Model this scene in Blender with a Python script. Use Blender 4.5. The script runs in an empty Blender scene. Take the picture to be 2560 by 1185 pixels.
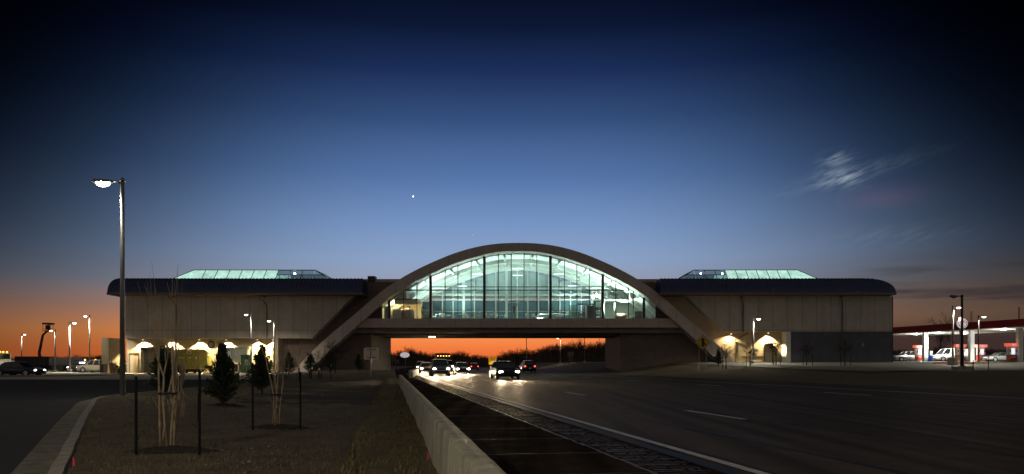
import bpy, math, random
from math import sin, cos, pi, radians, sqrt, exp, atan2
from mathutils import Vector, Matrix
random.seed(7)
scene = bpy.context.scene
COL = scene.collection

# ------------------------------------------------------------------ camera
CAMH, F, HU, HV = 1.2, 1800.0, 1280.0, 911.0     # eye height, focal length and horizon in photo pixels
cam_d = bpy.data.cameras.new("camera"); cam = bpy.data.objects.new("camera", cam_d); COL.objects.link(cam)
cam.location = (0, 0, CAMH); cam.rotation_euler = (radians(90), 0, 0)
cam_d.sensor_width = 36.0; cam_d.lens = 36.0*F/2560.0
cam_d.shift_y = (HV-592.5)/2560.0
cam_d.clip_start = 0.1; cam_d.clip_end = 6000
scene.camera = cam
scene.render.engine = 'CYCLES'
scene.render.resolution_x = 1024; scene.render.resolution_y = 474
scene.view_settings.view_transform = 'Standard'; scene.view_settings.look = 'None'
scene.view_settings.exposure = 0.0; scene.view_settings.gamma = 1.0
try:
    scene.cycles.max_bounces = 8; scene.cycles.transparent_max_bounces = 24
    scene.cycles.sample_clamp_indirect = 4.0
except Exception: pass

def s2l(c):
    return tuple(((v/255.0)/12.92 if v/255.0 <= 0.04045 else ((v/255.0+0.055)/1.055)**2.4) for v in c)

# ------------------------------------------------------------------ world: dusk sky
world = bpy.data.worlds.new("World"); scene.world = world; world.use_nodes = True
def build_world():
    nt = world.node_tree; N = nt.nodes; L = nt.links
    for n in list(N): N.remove(n)
    out = N.new('ShaderNodeOutputWorld'); bg = N.new('ShaderNodeBackground'); L.new(bg.outputs[0], out.inputs[0])
    def M(op, a, b=None, c=None):
        n = N.new('ShaderNodeMath'); n.operation = op
        for i, v in enumerate((a, b, c)):
            if v is None: continue
            if isinstance(v, (int, float)): n.inputs[i].default_value = v
            else: L.new(v, n.inputs[i])
        return n.outputs[0]
    def MR(v, a, b, c=0.0, d=1.0, smooth=True):
        n = N.new('ShaderNodeMapRange'); n.interpolation_type = 'SMOOTHSTEP' if smooth else 'LINEAR'
        L.new(v, n.inputs[0]); n.inputs[1].default_value = a; n.inputs[2].default_value = b
        n.inputs[3].default_value = c; n.inputs[4].default_value = d; return n.outputs[0]
    def MIX(f, a, b, mode='MIX'):
        n = N.new('ShaderNodeMix'); n.data_type = 'RGBA'; n.blend_type = mode
        for s, v in ((n.inputs[0], f), (n.inputs[6], a), (n.inputs[7], b)):
            if isinstance(v, (int, float)): s.default_value = v
            elif isinstance(v, tuple): s.default_value = (*v, 1)
            else: L.new(v, s)
        return n.outputs[2]
    tc = N.new('ShaderNodeTexCoord'); sep = N.new('ShaderNodeSeparateXYZ'); L.new(tc.outputs['Generated'], sep.inputs[0])
    X, Y, Z = sep.outputs
    el = M('MULTIPLY', M('ARCSINE', Z), 180/pi)
    az = M('MULTIPLY', M('ARCTAN2', X, Y), 180/pi)
    ramp = N.new('ShaderNodeValToRGB'); L.new(M('DIVIDE', el, 45.0), ramp.inputs[0])
    stops = [(0, (228, 98, 48)), (1.2, (242, 122, 62)), (2.4, (248, 150, 84)), (4.2, (196, 150, 130)), (6.0, (152, 157, 174)),
             (8.2, (141, 164, 200)), (11, (119, 149, 195)), (14.5, (86, 118, 169)), (18.7, (53, 80, 126)), (22, (29, 48, 90)),
             (25, (13, 24, 53)), (28, (6, 11, 27)), (44, (3, 5, 12))]
    cr = ramp.color_ramp
    while len(cr.elements) > 1: cr.elements.remove(cr.elements[-1])
    cr.elements[0].position = 0; cr.elements[0].color = (*s2l(stops[0][1]), 1)
    for e, c in stops[1:]:
        q = cr.elements.new(e/45.0); q.color = (*s2l(c), 1)
    # the glow sits over the sunset; higher up it falls off faster sideways
    az0 = MR(el, 2.0, 9.0, -5.0, -1.0)
    d = M('SUBTRACT', az, az0)
    k = M('ADD', M('MULTIPLY', M('MAXIMUM', el, 0.0), 0.00012), 0.00058)
    f = M('EXPONENT', M('MULTIPLY', M('MULTIPLY', M('POWER', M('ABSOLUTE', d), 3.0), k), -1.0/32.0))
    col = MIX(1.0, ramp.outputs[0], f, 'MULTIPLY')
    low = MR(el, 1.0, 6.5, 1.0, 0.0)
    # the horizon reddens away from the sunset, greys towards the right
    side = M('MULTIPLY', MR(M('ABSOLUTE', d), 14.0, 34.0), low)
    col = MIX(M('MULTIPLY', side, 0.85), col, MIX(1.0, col, (0.52, 0.70, 0.84), 'MULTIPLY'))
    right = M('MULTIPLY', MR(az, 20.0, 31.0), MR(el, 0.0, 9.0, 1.0, 0.0))
    col = MIX(M('MULTIPLY', right, 0.72), col, s2l((104, 88, 74)))
    # stratus bars low on the right
    cv = N.new('ShaderNodeCombineXYZ'); L.new(M('MULTIPLY', az, 0.09), cv.inputs[0]); L.new(M('MULTIPLY', el, 0.95), cv.inputs[1])
    nz = N.new('ShaderNodeTexNoise'); nz.inputs['Scale'].default_value = 1.0; nz.inputs['Detail'].default_value = 5; L.new(cv.outputs[0], nz.inputs['Vector'])
    band = M('MULTIPLY', M('MULTIPLY', MR(az, 22.0, 29.0), MR(el, 1.0, 3.0)), MR(el, 5.2, 8.0, 1.0, 0.0))
    cl = M('MULTIPLY', MR(nz.outputs[0], 0.47, 0.66), band)
    col = MIX(M('MULTIPLY', cl, 0.75), col, s2l((52, 46, 50)))
    bank = M('MULTIPLY', MR(az, 21.0, 27.0), MR(el, 1.6, 3.6, 1.0, 0.0))
    col = MIX(M('MULTIPLY', bank, 0.85), col, s2l((50, 38, 40)))
    # lit cirrus wisp
    a1 = M('SUBTRACT', az, 24.6); e1 = M('SUBTRACT', el, 13.3)
    ru = M('ADD', M('MULTIPLY', a1, 0.94), M('MULTIPLY', e1, 0.34)); rv = M('SUBTRACT', M('MULTIPLY', e1, 0.94), M('MULTIPLY', a1, 0.34))
    rw = M('SUBTRACT', M('MULTIPLY', e1, 0.98), M('MULTIPLY', a1, 0.17))
    def gauss(u, v, su, sv):
        p = M('DIVIDE', u, su); q = M('DIVIDE', v, sv)
        return M('EXPONENT', M('MULTIPLY', M('ADD', M('MULTIPLY', p, p), M('MULTIPLY', q, q)), -1.0))
    cv2 = N.new('ShaderNodeCombineXYZ'); L.new(M('MULTIPLY', ru, 0.45), cv2.inputs[0]); L.new(M('MULTIPLY', rv, 2.3), cv2.inputs[1])
    n2 = N.new('ShaderNodeTexNoise'); n2.inputs['Scale'].default_value = 1.3; n2.inputs['Detail'].default_value = 4; n2.inputs['Distortion'].default_value = 0.5; L.new(cv2.outputs[0], n2.inputs['Vector'])
    core = M('ADD', gauss(a1, e1, 1.35, 0.62), M('MULTIPLY', gauss(M('ADD', a1, 0.3), M('SUBTRACT', e1, 1.25), 0.9, 0.45), 0.8))
    core = M('ADD', core, M('MULTIPLY', gauss(a1, rw, 4.0, 0.5), 0.20))
    wis = M('MULTIPLY', core, MR(n2.outputs[0], 0.30, 0.74))
    col = MIX(M('MULTIPLY', wis, 0.42), col, s2l((196, 212, 224)))
    col = MIX(M('MULTIPLY', gauss(M('SUBTRACT', az, 27.0), M('SUBTRACT', el, 11.6), 2.6, 0.7), 0.11), col, s2l((150, 105, 125)))
    col = MIX(M('MULTIPLY', M('MULTIPLY', gauss(M('SUBTRACT', az, 27.5), M('SUBTRACT', el, 9.0), 4.0, 0.6), MR(n2.outputs[0], 0.35, 0.7)), 0.07), col, s2l((170, 185, 195)))
    # sky behind the camera: warm fill added to light the facades; dark below horizon
    back = MR(M('ABSOLUTE', az), 42.0, 95.0)
    amb = MIX(MR(el, 0.0, 60.0), (0.165, 0.147, 0.130), (0.060, 0.058, 0.060))
    col = MIX(back, col, amb)
    col = MIX(MR(el, 36.0, 62.0), col, (0.060, 0.058, 0.060))
    col = MIX(MR(el, -1.5, -0.2, 1.0, 0.0), col, (0.012, 0.010, 0.009))
    L.new(col, bg.inputs[0]); bg.inputs[1].default_value = 1.0
build_world()

# last glow of the set sun
sd = bpy.data.lights.new("sun", 'SUN'); sd.energy = 0.06; sd.angle = radians(12); sd.color = (1.0, 0.55, 0.28)
sun = bpy.data.objects.new("sun", sd); COL.objects.link(sun); sun.location = (-40, 400, 30)
sun.rotation_euler = (radians(-88), 0, radians(4))

# ------------------------------------------------------------------ materials
MATS = {}
def mat(name, color, rough=0.7, metal=0.0, noise=0.0, nscale=8.0, bump=0.0, bscale=40.0, emit=None, estr=0.0, spec=0.5, color2=None, detail=5.0, coat=0.0):
    if name in MATS: return MATS[name]
    m = bpy.data.materials.new(name); m.use_nodes = True; nt = m.node_tree; N = nt.nodes; L = nt.links
    b = N['Principled BSDF']
    b.inputs['Base Color'].default_value = (*color, 1); b.inputs['Roughness'].default_value = rough; b.inputs['Metallic'].default_value = metal
    b.inputs['Specular IOR Level'].default_value = spec
    if coat: b.inputs['Coat Weight'].default_value = coat; b.inputs['Coat Roughness'].default_value = 0.08
    tc = N.new('ShaderNodeTexCoord')
    if noise > 0 or color2:
        nz = N.new('ShaderNodeTexNoise'); nz.inputs['Scale'].default_value = nscale; nz.inputs['Detail'].default_value = detail
        nz.inputs['Roughness'].default_value = 0.65
        L.new(tc.outputs['Object'], nz.inputs['Vector'])
        r = N.new('ShaderNodeValToRGB'); L.new(nz.outputs[0], r.inputs[0])
        r.color_ramp.elements[0].position = 0.3; r.color_ramp.elements[1].position = 0.7
        c2 = color2 if color2 else tuple(min(1, c*(1+noise)) for c in color)
        c1 = color if color2 else tuple(c*(1-noise) for c in color)
        r.color_ramp.elements[0].color = (*c1, 1); r.color_ramp.elements[1].color = (*c2, 1)
        L.new(r.outputs[0], b.inputs['Base Color'])
    if bump > 0:
        nb = N.new('ShaderNodeTexNoise'); nb.inputs['Scale'].default_value = bscale; nb.inputs['Detail'].default_value = 6
        L.new(tc.outputs['Object'], nb.inputs['Vector'])
        bp = N.new('ShaderNodeBump'); bp.inputs['Strength'].default_value = bump; bp.inputs['Distance'].default_value = 0.05
        L.new(nb.outputs[0], bp.inputs['Height']); L.new(bp.outputs[0], b.inputs['Normal'])
    if emit:
        b.inputs['Emission Color'].default_value = (*emit, 1); b.inputs['Emission Strength'].default_value = estr
        if noise > .12:
            r2 = N.new('ShaderNodeValToRGB'); L.new(nz.outputs[0], r2.inputs[0]); r2.color_ramp.elements[0].position = .32; r2.color_ramp.elements[1].position = .68
            r2.color_ramp.elements[0].color = (*[c*(1-noise) for c in emit], 1); r2.color_ramp.elements[1].color = (*[min(1, c*(1+noise)) for c in emit], 1); L.new(r2.outputs[0], b.inputs['Emission Color'])
    MATS[name] = m
    return m
def panel_mat(name, color, w, h, mortar, msize=0.02, rough=0.8, offset=0.0, bump=0.3, contrast=0.06, stain=0.12):
    m = bpy.data.materials.new(name); m.use_nodes = True; nt = m.node_tree; N = nt.nodes; L = nt.links; b = N['Principled BSDF']
    b.inputs['Roughness'].default_value = rough
    tc = N.new('ShaderNodeTexCoord'); sp = N.new('ShaderNodeSeparateXYZ'); L.new(tc.outputs['Object'], sp.inputs[0])
    ad = N.new('ShaderNodeMath'); ad.operation = 'ADD'; L.new(sp.outputs[0], ad.inputs[0]); L.new(sp.outputs[1], ad.inputs[1])
    cb = N.new('ShaderNodeCombineXYZ'); L.new(ad.outputs[0], cb.inputs[0]); L.new(sp.outputs[2], cb.inputs[1])
    br = N.new('ShaderNodeTexBrick'); br.offset = offset; br.inputs['Scale'].default_value = 1.0
    br.inputs['Brick Width'].default_value = w; br.inputs['Row Height'].default_value = h; br.inputs['Mortar Size'].default_value = msize
    br.inputs['Mortar Smooth'].default_value = 0.1
    br.inputs['Color1'].default_value = (*color, 1); br.inputs['Color2'].default_value = (*[c*(1-contrast) for c in color], 1); br.inputs['Mortar'].default_value = (*mortar, 1)
    L.new(cb.outputs[0], br.inputs['Vector'])
    nz = N.new('ShaderNodeTexNoise'); nz.inputs['Scale'].default_value = 0.8; nz.inputs['Detail'].default_value = 7; nz.inputs['Roughness'].default_value = .7; L.new(tc.outputs['Object'], nz.inputs['Vector'])
    mr = N.new('ShaderNodeMapRange'); L.new(nz.outputs[0], mr.inputs[0]); mr.inputs[1].default_value = .3; mr.inputs[2].default_value = .7; mr.inputs[3].default_value = 1-stain; mr.inputs[4].default_value = 1+stain
    mx = N.new('ShaderNodeMix'); mx.data_type = 'RGBA'; mx.blend_type = 'MULTIPLY'; mx.inputs[0].default_value = 1.0
    L.new(br.outputs[0], mx.inputs[6]); L.new(mr.outputs[0], mx.inputs[7]); L.new(mx.outputs[2], b.inputs['Base Color'])
    bp = N.new('ShaderNodeBump'); bp.inputs['Strength'].default_value = bump; bp.inputs['Distance'].default_value = 0.02; bp.invert = True
    L.new(br.outputs['Fac'], bp.inputs['Height']); L.new(bp.outputs[0], b.inputs['Normal'])
    MATS[name] = m; return m
def streak(m, k=.22, sc=(2.2, .035, 1), rot=-10.4):
    nt = m.node_tree; N = nt.nodes; L = nt.links; b = N['Principled BSDF']
    src = b.inputs['Base Color'].links[0].from_socket; tc = next(n for n in N if n.type == 'TEX_COORD')
    mp = N.new('ShaderNodeMapping'); mp.inputs['Rotation'].default_value = (0, 0, radians(rot)); mp.inputs['Scale'].default_value = sc; L.new(tc.outputs['Object'], mp.inputs[0])
    nz = N.new('ShaderNodeTexNoise'); nz.inputs['Scale'].default_value = 1.0; nz.inputs['Detail'].default_value = 6; L.new(mp.outputs[0], nz.inputs['Vector'])
    gr = N.new('ShaderNodeTexNoise'); gr.inputs['Scale'].default_value = 38; gr.inputs['Detail'].default_value = 3; L.new(tc.outputs['Object'], gr.inputs['Vector'])
    ad = N.new('ShaderNodeMath'); ad.operation = 'MULTIPLY_ADD'; L.new(gr.outputs[0], ad.inputs[0]); ad.inputs[1].default_value = .6; L.new(nz.outputs[0], ad.inputs[2])
    mr = N.new('ShaderNodeMapRange'); L.new(ad.outputs[0], mr.inputs[0]); mr.inputs[1].default_value = .55; mr.inputs[2].default_value = 1.05; mr.inputs[3].default_value = 1-2*k; mr.inputs[4].default_value = 1+2*k
    mx = N.new('ShaderNodeMix'); mx.data_type = 'RGBA'; mx.blend_type = 'MULTIPLY'; mx.inputs[0].default_value = 1; L.new(src, mx.inputs[6]); L.new(mr.outputs[0], mx.inputs[7]); L.new(mx.outputs[2], b.inputs['Base Color'])
def glass_mat(name, tint, transp=0.88, rough=0.03, gl=(0.9, 0.95, 1)):
    m = bpy.data.materials.new(name); m.use_nodes = True; nt = m.node_tree; N = nt.nodes; L = nt.links
    for n in list(N): N.remove(n)
    o = N.new('ShaderNodeOutputMaterial'); t = N.new('ShaderNodeBsdfTransparent'); g = N.new('ShaderNodeBsdfGlossy'); mx = N.new('ShaderNodeMixShader')
    t.inputs[0].default_value = (*tint, 1); g.inputs[0].default_value = (*gl, 1); g.inputs['Roughness'].default_value = rough
    mx.inputs[0].default_value = 1-transp
    L.new(t.outputs[0], mx.inputs[1]); L.new(g.outputs[0], mx.inputs[2]); L.new(mx.outputs[0], o.inputs[0])
    MATS[name] = m; return m
def emat(name, col, s):
    return mat(name, (0.8, 0.8, 0.8), rough=.4, emit=col, estr=s)

m_wall   = panel_mat('beige wall panel', (0.43, 0.39, 0.345), 2.0, 5.9, (0.10, 0.085, 0.07), 0.022)
m_block  = panel_mat('buff split block', (0.42, 0.345, 0.24), 1.2, 0.6, (0.30, 0.25, 0.18), 0.012, offset=.5, contrast=.05, bump=.15, stain=.07)
m_darkbl = panel_mat('dark brown brick', (0.17, 0.13, 0.11), 0.8, 0.3, (0.10, 0.08, 0.07), 0.012, offset=.5, contrast=.2)
m_slate  = panel_mat('slate grey block base', (0.095, 0.10, 0.125), 1.2, 0.6, (0.06, 0.063, 0.08), 0.012, offset=.5, contrast=.1)
m_arch   = panel_mat('arch cladding panel', (0.50, 0.43, 0.39), 2.4, 30.0, (0.12, 0.10, 0.09), 0.02, contrast=.04)
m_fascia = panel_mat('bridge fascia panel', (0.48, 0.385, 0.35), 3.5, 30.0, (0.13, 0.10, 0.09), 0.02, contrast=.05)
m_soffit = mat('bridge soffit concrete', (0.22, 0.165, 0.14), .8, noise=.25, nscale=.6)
m_roof   = mat('dark blue standing seam metal', (0.035, 0.043, 0.115), .40, metal=.3, noise=.25, nscale=1.5)
m_trimd  = mat('dark bronze metal', (0.045, 0.036, 0.032), .5, metal=.3, noise=.15)
m_eave   = mat('eave fascia board', (0.12, 0.095, 0.075), .6, noise=.15, nscale=2)
m_mull   = mat('dark green grey mullion', (0.035, 0.045, 0.045), .45, metal=.4, noise=.1)
m_white  = mat('white painted steel', (0.72, 0.76, 0.73), .5, noise=.05, nscale=3)
m_ceil   = mat('white vault lining', (0.74, 0.80, 0.77), .7, noise=.06, nscale=.7)
m_floor  = mat('hall floor tile', (0.25, 0.26, 0.25), .35, noise=.15, nscale=2)
m_glass  = glass_mat('clear curtain wall glass', (0.93, 0.985, 0.965), .94)
m_gclear = glass_mat('clear skylight glass', (0.75, 0.85, 0.85), .80)
m_frost  = mat('lit skylight glass', (0.6, 0.75, 0.7), .25, emit=s2l((180, 230, 212)), estr=0.9, noise=.3, nscale=.9)
streak(m_wall, .045, (.9, .9, .05), 0)
streak(m_arch, .035, (.8, .8, .06), 0)
streak(m_slate, .06, (.9, .9, .08), 0)
m_conc   = mat('weathered concrete', (0.34, 0.33, 0.28), .9, noise=.28, nscale=2.2, bump=.35, bscale=30)
m_kerb   = mat('kerb concrete', (0.30, 0.28, 0.24), .9, noise=.3, nscale=5, bump=.3)
m_gutter = mat('gutter concrete', (0.17, 0.155, 0.125), .9, noise=.5, nscale=3, bump=.3)
m_galv   = mat('galvanised pole', (0.28, 0.29, 0.29), .45, metal=.5, noise=.12, nscale=3)
m_dpole  = mat('dark bronze pole', (0.05, 0.045, 0.045), .45, metal=.4, noise=.1)
m_stake  = mat('black steel stake', (0.012, 0.012, 0.012), .9, noise=.3, nscale=10, spec=.1)
m_black  = mat('black rubber', (0.015, 0.015, 0.016), .8, noise=.2)
m_rim    = mat('alloy wheel', (0.45, 0.45, 0.46), .35, metal=.8, noise=.05)
m_cglass = mat('car window glass', (0.012, 0.014, 0.018), .06, spec=.8, noise=.1)
m_bark   = mat('pale crape myrtle bark', (0.50, 0.40, 0.28), .85, color2=(0.27, 0.20, 0.13), nscale=14, bump=.5, bscale=60)
m_dbark  = mat('dark bark', (0.05, 0.036, 0.026), .9, noise=.3, nscale=10)
m_twig   = mat('distant bare twigs', (0.055, 0.036, 0.022), .95, noise=.3, nscale=.4)
m_leaf   = mat('dark evergreen leaves', (0.026, 0.046, 0.020), .42, color2=(0.065, 0.092, 0.04), nscale=3.5)
m_red    = mat('red painted metal', (0.50, 0.03, 0.02), .45, noise=.1)
m_dred   = mat('deep red canopy fascia', (0.28, 0.02, 0.02), .45, noise=.12, nscale=.8)
m_cream  = mat('cream canopy soffit', (0.72, 0.70, 0.62), .6, noise=.05)
m_yel    = mat('yellow sign sheeting', (0.62, 0.38, 0.02), .5, noise=.12, nscale=4)
m_ink    = mat('black sign ink', (0.02, 0.018, 0.015), .6, noise=.1)
m_oliv   = mat('olive yellow painted steel', (0.30, 0.26, 0.035), .55, color2=(0.20, 0.17, 0.03), nscale=2.5, bump=.1)
m_grysteel = mat('grey green painted steel', (0.22, 0.24, 0.21), .55, noise=.15, nscale=2)
m_green  = mat('utility green paint', (0.025, 0.06, 0.03), .55, noise=.15)
m_signw  = mat('white sign sheeting', (0.75, 0.72, 0.66), .5, noise=.08)
m_door   = mat('tan painted door', (0.42, 0.36, 0.27), .5, noise=.06)
m_shut   = panel_mat('roller shutter slats', (0.40, 0.34, 0.29), 30.0, 0.12, (0.24, 0.20, 0.17), 0.012, rough=.5)
m_card   = mat('brown cardboard', (0.30, 0.20, 0.10), .9, noise=.2)
m_blue   = mat('blue plastic', (0.02, 0.06, 0.40), .4, noise=.1)
m_bronze = mat('dark bronze statue', (0.05, 0.04, 0.03), .4, metal=.7, noise=.3, nscale=6)
e_street = emat('lit street lamp lens', (1.0, 0.95, 0.84), 14.0)
e_small  = emat('lit small lamp lens', (0.95, 1.0, 0.90), 8.0)
e_warm   = emat('lit warm lamp lens', (1.0, 0.80, 0.45), 10.0)
e_head   = emat('lit headlamp lens', (1.0, 0.93, 0.80), 22.0)
e_park   = emat('lit parking lamp', (1.0, 0.95, 0.9), 6.0)
e_tail   = emat('lit tail lamp lens', (1.0, 0.05, 0.02), 7.0)
e_amber  = emat('lit amber marker lamp', (1.0, 0.45, 0.03), 5.0)
e_bluel  = emat('lit blue lamp', (0.35, 0.4, 1.0), 6.0)
e_sign   = emat('lit white sign face', (1.0, 0.93, 0.97), .4)
e_hall   = emat('lit hall lamp', (0.85, 1.0, 0.93), 6.0)
e_pump   = emat('lit pump panel', (0.85, 0.88, 1.0), 1.0)
e_pred   = emat('lit red pump topper', (1.0, 0.07, 0.02), 0.75)

# ------------------------------------------------------------------ mesh helpers
ORG = {}
class MB:
    def __init__(s): s.v = []; s.f = []
    def add(s, vs, fs):
        o = len(s.v); s.v += [tuple(p) for p in vs]; s.f += [tuple(i+o for i in q) for q in fs]; return s
    def box(s, x0, x1, y0, y1, z0, z1):
        return s.add([(x0,y0,z0),(x1,y0,z0),(x1,y1,z0),(x0,y1,z0),(x0,y0,z1),(x1,y0,z1),(x1,y1,z1),(x0,y1,z1)],
                     [(0,3,2,1),(4,5,6,7),(0,1,5,4),(1,2,6,5),(2,3,7,6),(3,0,4,7)])
    def rbox(s, c, size, rz=0.0, ry=0.0, bev=0.0):
        mt = Matrix.Rotation(rz, 3, 'Z') @ Matrix.Rotation(ry, 3, 'Y')
        hx, hy, hz = size[0]/2, size[1]/2, size[2]/2
        vs = [Vector(c) + mt @ Vector((a*hx, b*hy, d*hz)) for d in (-1,1) for a, b in ((-1,-1),(1,-1),(1,1),(-1,1))]
        return s.add(vs, [(0,3,2,1),(4,5,6,7),(0,1,5,4),(1,2,6,5),(2,3,7,6),(3,0,4,7)])
    def tube(s, pts, rad, n=6, cap=True):
        pts = [Vector(p) for p in pts]
        if isinstance(rad, (int, float)): rad = [rad]*len(pts)
        up = Vector((0.13, 0.31, 0.94)); rings = []
        for i, p in enumerate(pts):
            t = (pts[min(i+1, len(pts)-1)] - pts[max(i-1, 0)])
            t = t.normalized() if t.length > 1e-9 else Vector((0,0,1))
            a = t.cross(up)
            if a.length < 1e-3: a = t.cross(Vector((1,0,0)))
            a.normalize(); b = t.cross(a); r = rad[i]
            rings.append([p + a*r*cos(2*pi*k/n) + b*r*sin(2*pi*k/n) for k in range(n)])
        vs = [q for r in rings for q in r]; fs = []
        for i in range(len(pts)-1):
            for k in range(n): fs.append((i*n+k, i*n+(k+1)%n, (i+1)*n+(k+1)%n, (i+1)*n+k))
        if cap and n > 2:
            fs.append(tuple(range(n))[::-1]); fs.append(tuple((len(pts)-1)*n+k for k in range(n)))
        return s.add(vs, fs)
    def cyl(s, p0, p1, r, n=12): return s.tube([p0, p1], r, n)
    def prism(s, poly, y0, y1):           # polygon in XZ, extruded along Y
        n = len(poly)
        vs = [(x, y0, z) for x, z in poly] + [(x, y1, z) for x, z in poly]
        return s.add(vs, [tuple(range(n)), tuple(range(2*n-1, n-1, -1))] + [(i, i+n, (i+1)%n+n, (i+1)%n) for i in range(n)])
    def slab(s, poly, z0, z1):            # polygon in XY, extruded along Z
        n = len(poly)
        vs = [(x, y, z0) for x, y in poly] + [(x, y, z1) for x, y in poly]
        return s.add(vs, [tuple(range(n))[::-1], tuple(range(n, 2*n))] + [(i, (i+1)%n, (i+1)%n+n, i+n) for i in range(n)])
    def lathe(s, prof, c=(0,0,0), n=16, axis='Z'):
        vs = []; fs = []
        for r, h in prof:
            for k in range(n):
                a = 2*pi*k/n; p = (r*cos(a), r*sin(a), h)
                if axis == 'Y': p = (p[0], p[2], p[1])
                if axis == 'X': p = (p[2], p[0], p[1])
                vs.append((p[0]+c[0], p[1]+c[1], p[2]+c[2]))
        for i in range(len(prof)-1):
            for k in range(n): fs.append((i*n+k, i*n+(k+1)%n, (i+1)*n+(k+1)%n, (i+1)*n+k))
        fs.append(tuple(range(n))[::-1]); fs.append(tuple((len(prof)-1)*n+k for k in range(n)))
        return s.add(vs, fs)
    def ball(s, c, r, n=10, m=6, sq=(1,1,1)):
        pr = [(max(r*sin(pi*i/m), 1e-4), -r*cos(pi*i/m)) for i in range(m+1)]
        o = len(s.v); s.lathe(pr, (0,0,0), n)
        for i in range(o, len(s.v)):
            v = s.v[i]; s.v[i] = (v[0]*sq[0]+c[0], v[1]*sq[1]+c[1], v[2]*sq[2]+c[2])
        return s
    def grid(s, xs, ys, zf):
        o = len(s.v); nx = len(xs)
        s.v += [(x, y, zf(x, y)) for y in ys for x in xs]
        s.f += [(o+j*nx+i, o+j*nx+i+1, o+(j+1)*nx+i+1, o+(j+1)*nx+i) for j in range(len(ys)-1) for i in range(nx-1)]
        return s
    def rows(s, R):                        # list of equally long rows of points
        o = len(s.v); n = len(R[0])
        for r in R: s.v += [tuple(p) for p in r]
        s.f += [(o+j*n+i, o+j*n+i+1, o+(j+1)*n+i+1, o+(j+1)*n+i) for j in range(len(R)-1) for i in range(n-1)]
        return s
    def build(s, name, m, parent=None, smooth=False, fixn=True):
        me = bpy.data.meshes.new(name)
        o = ORG.get(parent.name, Vector((0,0,0))) if parent else Vector((0,0,0))
        me.from_pydata([(v[0]-o[0], v[1]-o[1], v[2]-o[2]) for v in s.v], [], s.f)
        if fixn:
            import bmesh
            bm = bmesh.new(); bm.from_mesh(me); bmesh.ops.recalc_face_normals(bm, faces=bm.faces); bm.to_mesh(me); bm.free()
        me.materials.append(m); me.update()
        if smooth: me.polygons.foreach_set('use_smooth', [True]*len(me.polygons))
        ob = bpy.data.objects.new(name, me); COL.objects.link(ob)
        if parent: ob.parent = parent; ORG[ob.name] = o
        return ob
def tag(o, label, cat, group=None):
    o['label'] = label; o['category'] = cat
    if group: o['group'] = group
    return o
def thing(name, label, cat, loc=(0,0,0), rz=0.0, group=None, local=False):
    o = bpy.data.objects.new(name, None); COL.objects.link(o); o.empty_display_size = .2
    o.location = loc; o.rotation_euler = (0, 0, rz)
    ORG[o.name] = Vector((0,0,0)) if local else Vector(loc)
    return tag(o, label, cat, group)
def struct(o): o['kind'] = 'structure'; return o
def stuff(o, label, cat): o['kind'] = 'stuff'; return tag(o, label, cat)
def dup(root, loc, rz=None, label=None, scale=None):
    r = root.copy(); COL.objects.link(r); r.location = loc
    if rz is not None: r.rotation_euler = (0, 0, rz)
    if scale: r.scale = (scale,)*3
    if label: r['label'] = label
    def rec(src, dst):
        for ch in [c for c in bpy.data.objects if c.parent == src]:
            c = ch.copy(); COL.objects.link(c); c.parent = dst; rec(ch, c)
    rec(root, r); return r
def light(name, kind, loc, energy, color, parent=None, size=0.1, spot=None, blend=.5, target=None):
    d = bpy.data.lights.new(name, kind); d.energy = energy; d.color = color
    if kind in ('POINT', 'SPOT'): d.shadow_soft_size = size
    if kind == 'AREA': d.shape = 'RECTANGLE'; d.size = size; d.size_y = size
    if kind == 'SPOT': d.spot_size = radians(spot or 90); d.spot_blend = blend
    o = bpy.data.objects.new(name, d); COL.objects.link(o)
    og = ORG.get(parent.name, Vector((0,0,0))) if parent else Vector((0,0,0))
    o.location = Vector(loc) - og
    if target is not None:
        o.rotation_euler = (Vector(target)-Vector(loc)).to_track_quat('-Z', 'Y').to_euler()
    if parent: o.parent = parent
    return o
def P(u, v, Y): return Vector(((u-HU)/F*Y, Y, CAMH+(HV-v)/F*Y))   # photo pixel at distance Y, for measuring
def PX(u, Y): return (u-HU)/F*Y
def PZ(v, Y): return CAMH+(HV-v)/F*Y
def ss(x, a, b):
    t = max(0.0, min(1.0, (x-a)/(b-a))); return t*t*(3-2*t)
def lerp(a, b, t): return a+(b-a)*t
def interp(x, pts):
    if x <= pts[0][0]: return pts[0][1]
    for (a, b), (c, d) in zip(pts, pts[1:]):
        if x <= c: return b+(d-b)*(x-a)/(c-a)
    return pts[-1][1]
def frange(a, b, st):
    n = max(1, int(round((b-a)/st))); return [a+(b-a)*i/n for i in range(n+1)]

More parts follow.
